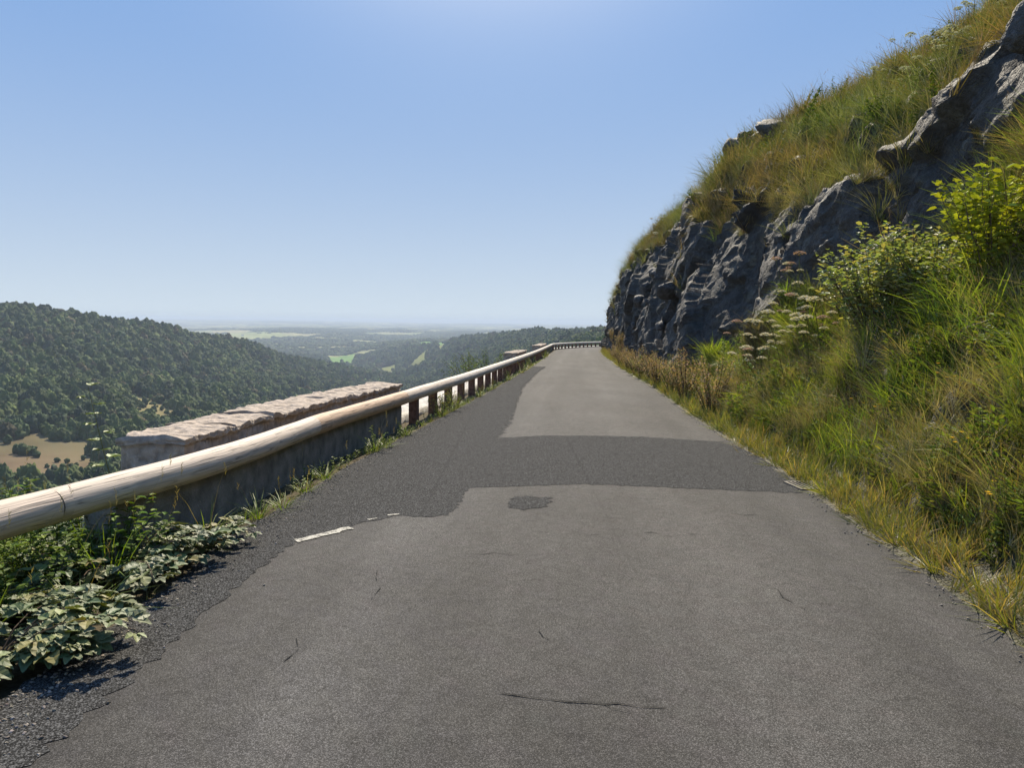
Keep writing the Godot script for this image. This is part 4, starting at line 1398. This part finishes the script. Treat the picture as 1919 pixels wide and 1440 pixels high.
	for k in 2:
		var places := []
		var cols := []
		for q in 110:
			var p := rail_spot(rnd(2.2, 5.5), rnd(-1.0, 0.3))
			p.y -= 0.05
			places.append(Transform3D(Basis(Vector3.UP, rnd(0, TAU)).scaled(Vector3.ONE * rnd(0.6, 1.1)), p))
			cols.append(tint(Color(0.8, 0.85, 0.95), 0.3))
		spread([herb(6, 0.42, 0.07, greens), tuft(26, 0.45, 0.008, 0.5, 0.6, 0.08, greens, 0.35, 1)][k], [M.leaf, M.blade][k], places, cols, "weeds", under)
	# bushes standing behind the rail
	var greenish := [Color(0.09, 0.14, 0.03), Color(0.12, 0.18, 0.04), Color(0.16, 0.2, 0.06)]
	for q in [[29.0, 1.4, 1.5, "nearest"], [32.0, 1.5, 1.7, "middle"], [34.5, 1.4, 1.6, "farthest"]]:
		bush("roadside_bush", rail_spot(q[0], -q[1], slope_drop(q[1])), "pale green bush behind the rail in front of the wooded hill, %s one" % q[3], "bush", 26, q[2], 0.9, 0.07, 0.045, 0.05, greenish, M.leaf, false, 1.0, "bushes behind the rail")
	for q in [[15.6, 0.12, 0.5, "nearer"], [16.4, 0.15, 0.55, "farther"]]:
		bush("leafy_weed", rail_spot(q[0], q[1]), "leafy weed climbing between the rail posts, the %s one" % q[3], "weed", 10, q[2], 0.25, 0.045, 0.03, 0.035, [Color(0.14, 0.17, 0.06), Color(0.3, 0.26, 0.06)], M.gloss_leaf, false, 1.0, "weeds between the posts")

func slope_drop(off: float) -> float:
	var pts := [[0.0, -0.04], [0.9, -0.15], [2.0, -1.0], [6.0, -4.6], [20.0, -17.0], [60.0, -46.0], [160.0, -100.0]]
	for k in pts.size() - 1:
		if off <= pts[k + 1][0]: return lerpf(pts[k][1], pts[k + 1][1], (off - pts[k][0]) / (pts[k + 1][0] - pts[k][0]))
	return -100.0

func build_slope() -> void:
	var c := rail_line
	var rough := noise(FastNoiseLite.TYPE_SIMPLEX, 0.8, 4, 66)
	var offs := [-0.9, -0.5, -0.25, 0.0, 0.25, 0.5, 0.9, 1.4, 2.0, 3.0, 4.5, 6.0, 10.0, 20.0, 40.0, 60.0, 100.0, 160.0]
	var g := Geo.new()
	var n := 0
	var s := 0.0
	while s < c.get_baked_length():
		var f := frame(c, s)
		for o in offs:
			var y: float = slope_drop(o) if o > 0 else -0.03
			var p: Vector3 = f[0] - f[2] * o + Vector3(0, y, 0)
			p.y += rough.get_noise_3dv(p) * clampf(o * 0.2, 0.02, 2.0)
			if o < -0.2: p.y = min(p.y, FALL * -p.z - 0.012)
			var k := 1.0 + 0.4 * rough.get_noise_3dv(p * 3.0)
			g.v.append(p)
			g.c.append(Color(0.09 * k, 0.075 * k, 0.05 * k) if o < 1.0 else Color(0.07 * k, 0.075 * k, 0.035 * k))
		n += 1
		s += 0.3
	var w := offs.size()
	for a in n - 1:
		for b in w - 1:
			var k := a * w + b
			g.i.append_array(PackedInt32Array([k, k + w, k + 1, k + 1, k + w, k + w + 1]))
	g.smooth()
	tag(put(g.mesh(), "ground_slope", M.soil), "earth slope falling away from the road edge under the rail", "", "", "structure")

# ------------------------------------------------------------------ materials
func build_materials() -> void:
	var speck := field(noise(FastNoiseLite.TYPE_CELLULAR, 0.2, 1, 301), 2048)
	var cellf := noise(FastNoiseLite.TYPE_CELLULAR, 0.2, 1, 302)
	cellf.cellular_return_type = FastNoiseLite.RETURN_CELL_VALUE
	var cell := field(cellf, 2048)
	var grain := field(noise(FastNoiseLite.TYPE_VALUE, 0.4, 2, 303), 2048)
	var broad := field(noise(FastNoiseLite.TYPE_SIMPLEX_SMOOTH, 0.006, 4, 304), 2048)
	var m := material(0.88, 0.3)
	m.albedo_texture = texture(2048, [cell, speck, grain, broad], func(v):
		var f: float = 0.7 * maxf(0.1, 0.46 + 1.25 * pow(v[0], 3.5) + 0.75 * (v[2] - 0.5) - 0.25 * v[1] + 0.2 * (v[3] - 0.5))
		return Color(f, f * 0.995, f * 0.985))
	m.heightmap_enabled = true
	m.heightmap_texture = grey(speck, 2048)
	m.heightmap_scale = -0.12
	m.albedo_color = lin(1, 1, 1)
	M.asphalt = m
	var speck2 := field(noise(FastNoiseLite.TYPE_CELLULAR, 0.14, 1, 311), 2048)
	var cellg := noise(FastNoiseLite.TYPE_CELLULAR, 0.14, 1, 311)
	cellg.cellular_return_type = FastNoiseLite.RETURN_CELL_VALUE
	var cell2 := field(cellg, 2048)
	m = material(0.95, 0.15)
	m.albedo_texture = texture(2048, [cell2, speck2, grain, broad], func(v):
		var f: float = 0.7 * maxf(0.08, 0.34 + 1.9 * pow(v[0], 3.5) + 0.7 * (v[2] - 0.5) - 0.35 * v[1] + 0.12 * (v[3] - 0.5))
		return Color(f, f, f))
	m.heightmap_enabled = true
	m.heightmap_texture = grey(speck2, 2048)
	m.heightmap_scale = -0.2
	M.asphalt_coarse = m
	m = material(0.9, 0.2)
	M.tar = m
	m = material(0.85, 0.3)
	m.albedo_texture = texture(1024, [field(noise(FastNoiseLite.TYPE_CELLULAR, 0.1, 1, 320), 1024), field(noise(FastNoiseLite.TYPE_SIMPLEX, 0.02, 4, 321), 1024)], func(v):
		var f: float = 0.85 if v[0] * 0.55 + (1.0 - v[1]) * 0.6 < 0.52 else 0.3
		return Color(f, f * 0.985, f * 0.94))
	M.paint = m
	# rock
	var r1 := field(noise(FastNoiseLite.TYPE_SIMPLEX, 0.012, 6, 331, 0.6), 1024)
	var rc := noise(FastNoiseLite.TYPE_CELLULAR, 0.018, 3, 332)
	rc.cellular_return_type = FastNoiseLite.RETURN_DISTANCE2_SUB
	var r2 := field(rc, 1024)
	var r3 := field(noise(FastNoiseLite.TYPE_SIMPLEX, 0.09, 3, 333), 1024)
	m = material(0.75, 0.5)
	m.albedo_texture = texture(1024, [r1, r2, r3], func(v):
		var f: float = 0.62 * (0.35 + 1.05 * v[0] + 0.5 * (v[2] - 0.5)) * (0.4 if v[1] < 0.09 else 1.0)
		if v[0] * 0.6 + v[2] * 0.4 > 0.62: return Color(f * 1.5, f * 1.5, f * 1.35)
		if v[0] < 0.36 and v[2] > 0.45: return Color(f * 1.25, f * 1.0, f * 0.72)
		return Color(f, f * 0.985, f * 0.95))
	m.uv1_triplanar = true
	m.uv1_world_triplanar = true
	m.uv1_scale = Vector3.ONE * 0.45
	m.heightmap_enabled = true
	var mixh := PackedByteArray()
	mixh.resize(1024 * 1024)
	for q in mixh.size(): mixh[q] = clampi(int(r1[q] * 0.65 + minf(r2[q] * 1.2, 60.0) + r3[q] * 0.12), 0, 255)
	m.heightmap_texture = grey(mixh, 1024)
	m.heightmap_scale = 7.0
	M.rock = m
	# soil
	m = material(0.95, 0.2)
	m.albedo_texture = texture(512, [field(noise(FastNoiseLite.TYPE_SIMPLEX, 0.05, 5, 341), 512)], func(v): return Color(1, 1, 1) * (0.45 + 0.9 * v[0]))
	m.uv1_triplanar = true
	m.uv1_world_triplanar = true
	M.soil = m
	M.soil_far = material(0.95, 0.1)
	# wood
	var gr := noise(FastNoiseLite.TYPE_SIMPLEX, 0.02, 4, 351, 0.55)
	var wn := noise(FastNoiseLite.TYPE_SIMPLEX_SMOOTH, 0.012, 2, 352)
	for k in 4:
		var img := PackedByteArray()
		img.resize(512 * 512 * 3)
		var hm := PackedByteArray()
		hm.resize(512 * 512)
		var base: Color = [Color(0.56, 0.46, 0.38), Color(0.57, 0.48, 0.4), Color(0.52, 0.37, 0.26), Color(0.56, 0.51, 0.45)][k]
		for y in 512:
			for x in 512:
				var wx := cos(TAU * x / 512.0) * 81.5
				var wz := sin(TAU * x / 512.0) * 81.5
				var warp := wn.get_noise_3d(wx, y * 0.5, wz) * 9.0
				var g1 := gr.get_noise_3d(wx * 3.0 + warp * 4.0, y * 0.22 + k * 300.0, wz * 3.0)
				var ring := pow(0.5 + 0.5 * sin((wx * 0.35 + warp * 1.3 + y * 0.02)), 6.0)
				var f := 1.0 + 0.3 * g1 - 0.22 * ring
				if g1 < -0.42: f *= 0.5
				var col := Color(base.r * f, base.g * f, base.b * f).linear_to_srgb()
				var q := y * 512 + x
				img[q * 3] = clampi(int(col.r * 255), 0, 255)
				img[q * 3 + 1] = clampi(int(col.g * 255), 0, 255)
				img[q * 3 + 2] = clampi(int(col.b * 255), 0, 255)
				hm[q] = clampi(int(128 + 110 * g1), 0, 255)
		m = material(0.7, 0.35)
		m.albedo_texture = ImageTexture.create_from_image(Image.create_from_data(512, 512, false, Image.FORMAT_RGB8, img))
		m.heightmap_enabled = true
		m.heightmap_texture = grey(hm, 512)
		m.heightmap_scale = 0.4
		M["log%d" % k] = m
	var stain := field(noise(FastNoiseLite.TYPE_SIMPLEX, 0.011, 5, 361), 512)
	var pits := field(noise(FastNoiseLite.TYPE_SIMPLEX, 0.12, 3, 362), 512)
	for e in [["post", Color(0.2, 0.115, 0.085), 1.5, 1.0], ["concrete", Color(0.23, 0.215, 0.195), 0.6, 0.6], ["pale", Color(0.56, 0.53, 0.48), 0.8, 1.5], ["stone", Color(0.36, 0.3, 0.25), 1.0, 3.0], ["plaster", Color(0.75, 0.73, 0.68), 0.5, 0.2], ["slate", Color(0.12, 0.1, 0.1), 0.5, 0.5]]:
		var base: Color = e[1]
		m = material(0.88, 0.3)
		m.albedo_texture = texture(512, [stain, pits], func(v):
			var f: float = (0.5 + 0.85 * v[0]) * (0.85 + 0.3 * v[1])
			return Color(base.r * f, base.g * f, base.b * f))
		m.uv1_triplanar = true
		m.uv1_world_triplanar = true
		m.uv1_scale = Vector3.ONE * e[2]
		m.heightmap_enabled = true
		m.heightmap_texture = grey(pits, 512) if e[0] != "stone" else grey(stain, 512)
		m.heightmap_scale = e[3]
		M[e[0]] = m
	m = material(0.45)
	m.metallic = 0.4
	m.albedo_color = lin(0.12, 0.11, 0.1)
	M.steel = m
	m = material(0.8)
	m.albedo_color = lin(0.015, 0.015, 0.016)
	M.dark = m
	M.blade = leafy(0.5, 0.9, 0.45)
	M.blade_dry = leafy(0.6, 0.8, 0.4)
	M.leaf = leafy(0.66, 0.8, 0.25)
	M.gloss_leaf = leafy(0.58, 0.85, 0.4)
	M.bramble = leafy(0.55, 0.55, 0.35)
	M.petal = leafy(0.8, 0.6, 0.2)
	M.crown = leafy(0.8, 0.25, 0.2)
	var single := leafy(0.8, 0.25, 0.2)
	single.albedo_color = lin(0.05, 0.075, 0.025)
	M.crown_single = single
	M.stem = material(0.8, 0.3)

# ------------------------------------------------------------------ scene
func _ready() -> void:
	rng.seed = 20240711
	var cam := Camera3D.new()
	add_child(cam)
	cam.position = Vector3(0, EYE, 0)
	cam.rotation_order = EULER_ORDER_YXZ
	cam.rotation_degrees = Vector3(-PITCH, 0, ROLL)
	cam.fov = rad_to_deg(2.0 * atan(720.0 / FOCAL))
	cam.near = 0.05
	cam.far = 60000.0
	var sun := DirectionalLight3D.new()
	sun.light_energy = 1.5
	sun.light_color = Color(1.0, 0.95, 0.86)
	sun.light_angular_distance = 0.53
	sun.shadow_enabled = true
	add_child(sun)
	var az := deg_to_rad(1.5)            # the sun stands ahead, a little to the left, high up
	var el := deg_to_rad(43.0)
	sun.look_at_from_position(Vector3.ZERO, -Vector3(-sin(az) * cos(el), sin(el), -cos(az) * cos(el)))
	var env := Environment.new()
	env.background_mode = Environment.BG_SKY
	var sky := ProceduralSkyMaterial.new()
	sky.sky_top_color = lin(0.093, 0.2, 0.415)
	sky.sky_horizon_color = lin(0.37, 0.425, 0.465)
	sky.sky_curve = 0.14
	sky.ground_bottom_color = lin(0.1, 0.11, 0.1)
	sky.ground_horizon_color = lin(0.34, 0.39, 0.43)
	sky.sun_angle_max = 60.0
	sky.sun_curve = 0.19
	env.sky = Sky.new()
	env.sky.sky_material = sky
	env.background_energy_multiplier = 1.0
	env.tonemap_mode = Environment.TONE_MAPPER_LINEAR
	env.tonemap_exposure = 1.8
	env.fog_enabled = true
	env.fog_density = 0.000065
	env.fog_light_color = Color(0.87, 0.93, 1.0)
	env.sdfgi_enabled = true
	env.ssao_enabled = true
	env.ssil_enabled = true
	var we := WorldEnvironment.new()
	we.environment = env
	add_child(we)

	rail_line = curve_through([[-3.75, -9.0], [-3.6, -3.0], [-3.4, 0.5], [-2.98, 4.2], [-2.72, 5.5], [-2.47, 6.9], [-2.3, 9.3], [-1.83, 13.3], [-0.77, 23.2], [1.18, 44.0], [3.3, 70.0], [4.1, 78.5], [7.3, 91.0], [12.2, 104.0], [19.0, 116.0], [30.0, 128.0]])
	left_line = curve_through([[-2.3, -9.0], [-2.2, 0.0], [-2.18, 3.3], [-2.12, 5.0], [-2.2, 6.0], [-2.1, 6.9], [-1.95, 9.3], [-1.5, 13.3], [-0.47, 23.2], [1.45, 44.0], [3.6, 70.0], [4.5, 78.5], [7.7, 90.5], [12.6, 102.0], [19.5, 113.0]])
	right_line = curve_through([[2.2, -9.0], [2.4, 0.0], [2.65, 4.0], [2.78, 5.1], [2.88, 6.4], [3.05, 8.0], [3.26, 11.2], [3.5, 15.1], [4.2, 24.0], [5.05, 37.5], [7.8, 70.0], [9.6, 81.0], [13.5, 90.0], [20.0, 96.0], [32.0, 101.0]])
	build_materials()
	print("materials ", Time.get_ticks_msec())
	build_terrain()
	print("terrain ", Time.get_ticks_msec())
	build_slope()
	build_road()
	print("road ", Time.get_ticks_msec())
	build_cliff()
	print("cliff ", Time.get_ticks_msec())
	build_forest()
	print("forest ", Time.get_ticks_msec())
	build_rail()
	build_grate()
	build_grit()
	build_plants()
	print("plants ", Time.get_ticks_msec())
	build_left_plants()
	build_grass()
	print("grass ", Time.get_ticks_msec())
	field_trees()
	houses()
	print("done ", Time.get_ticks_msec())
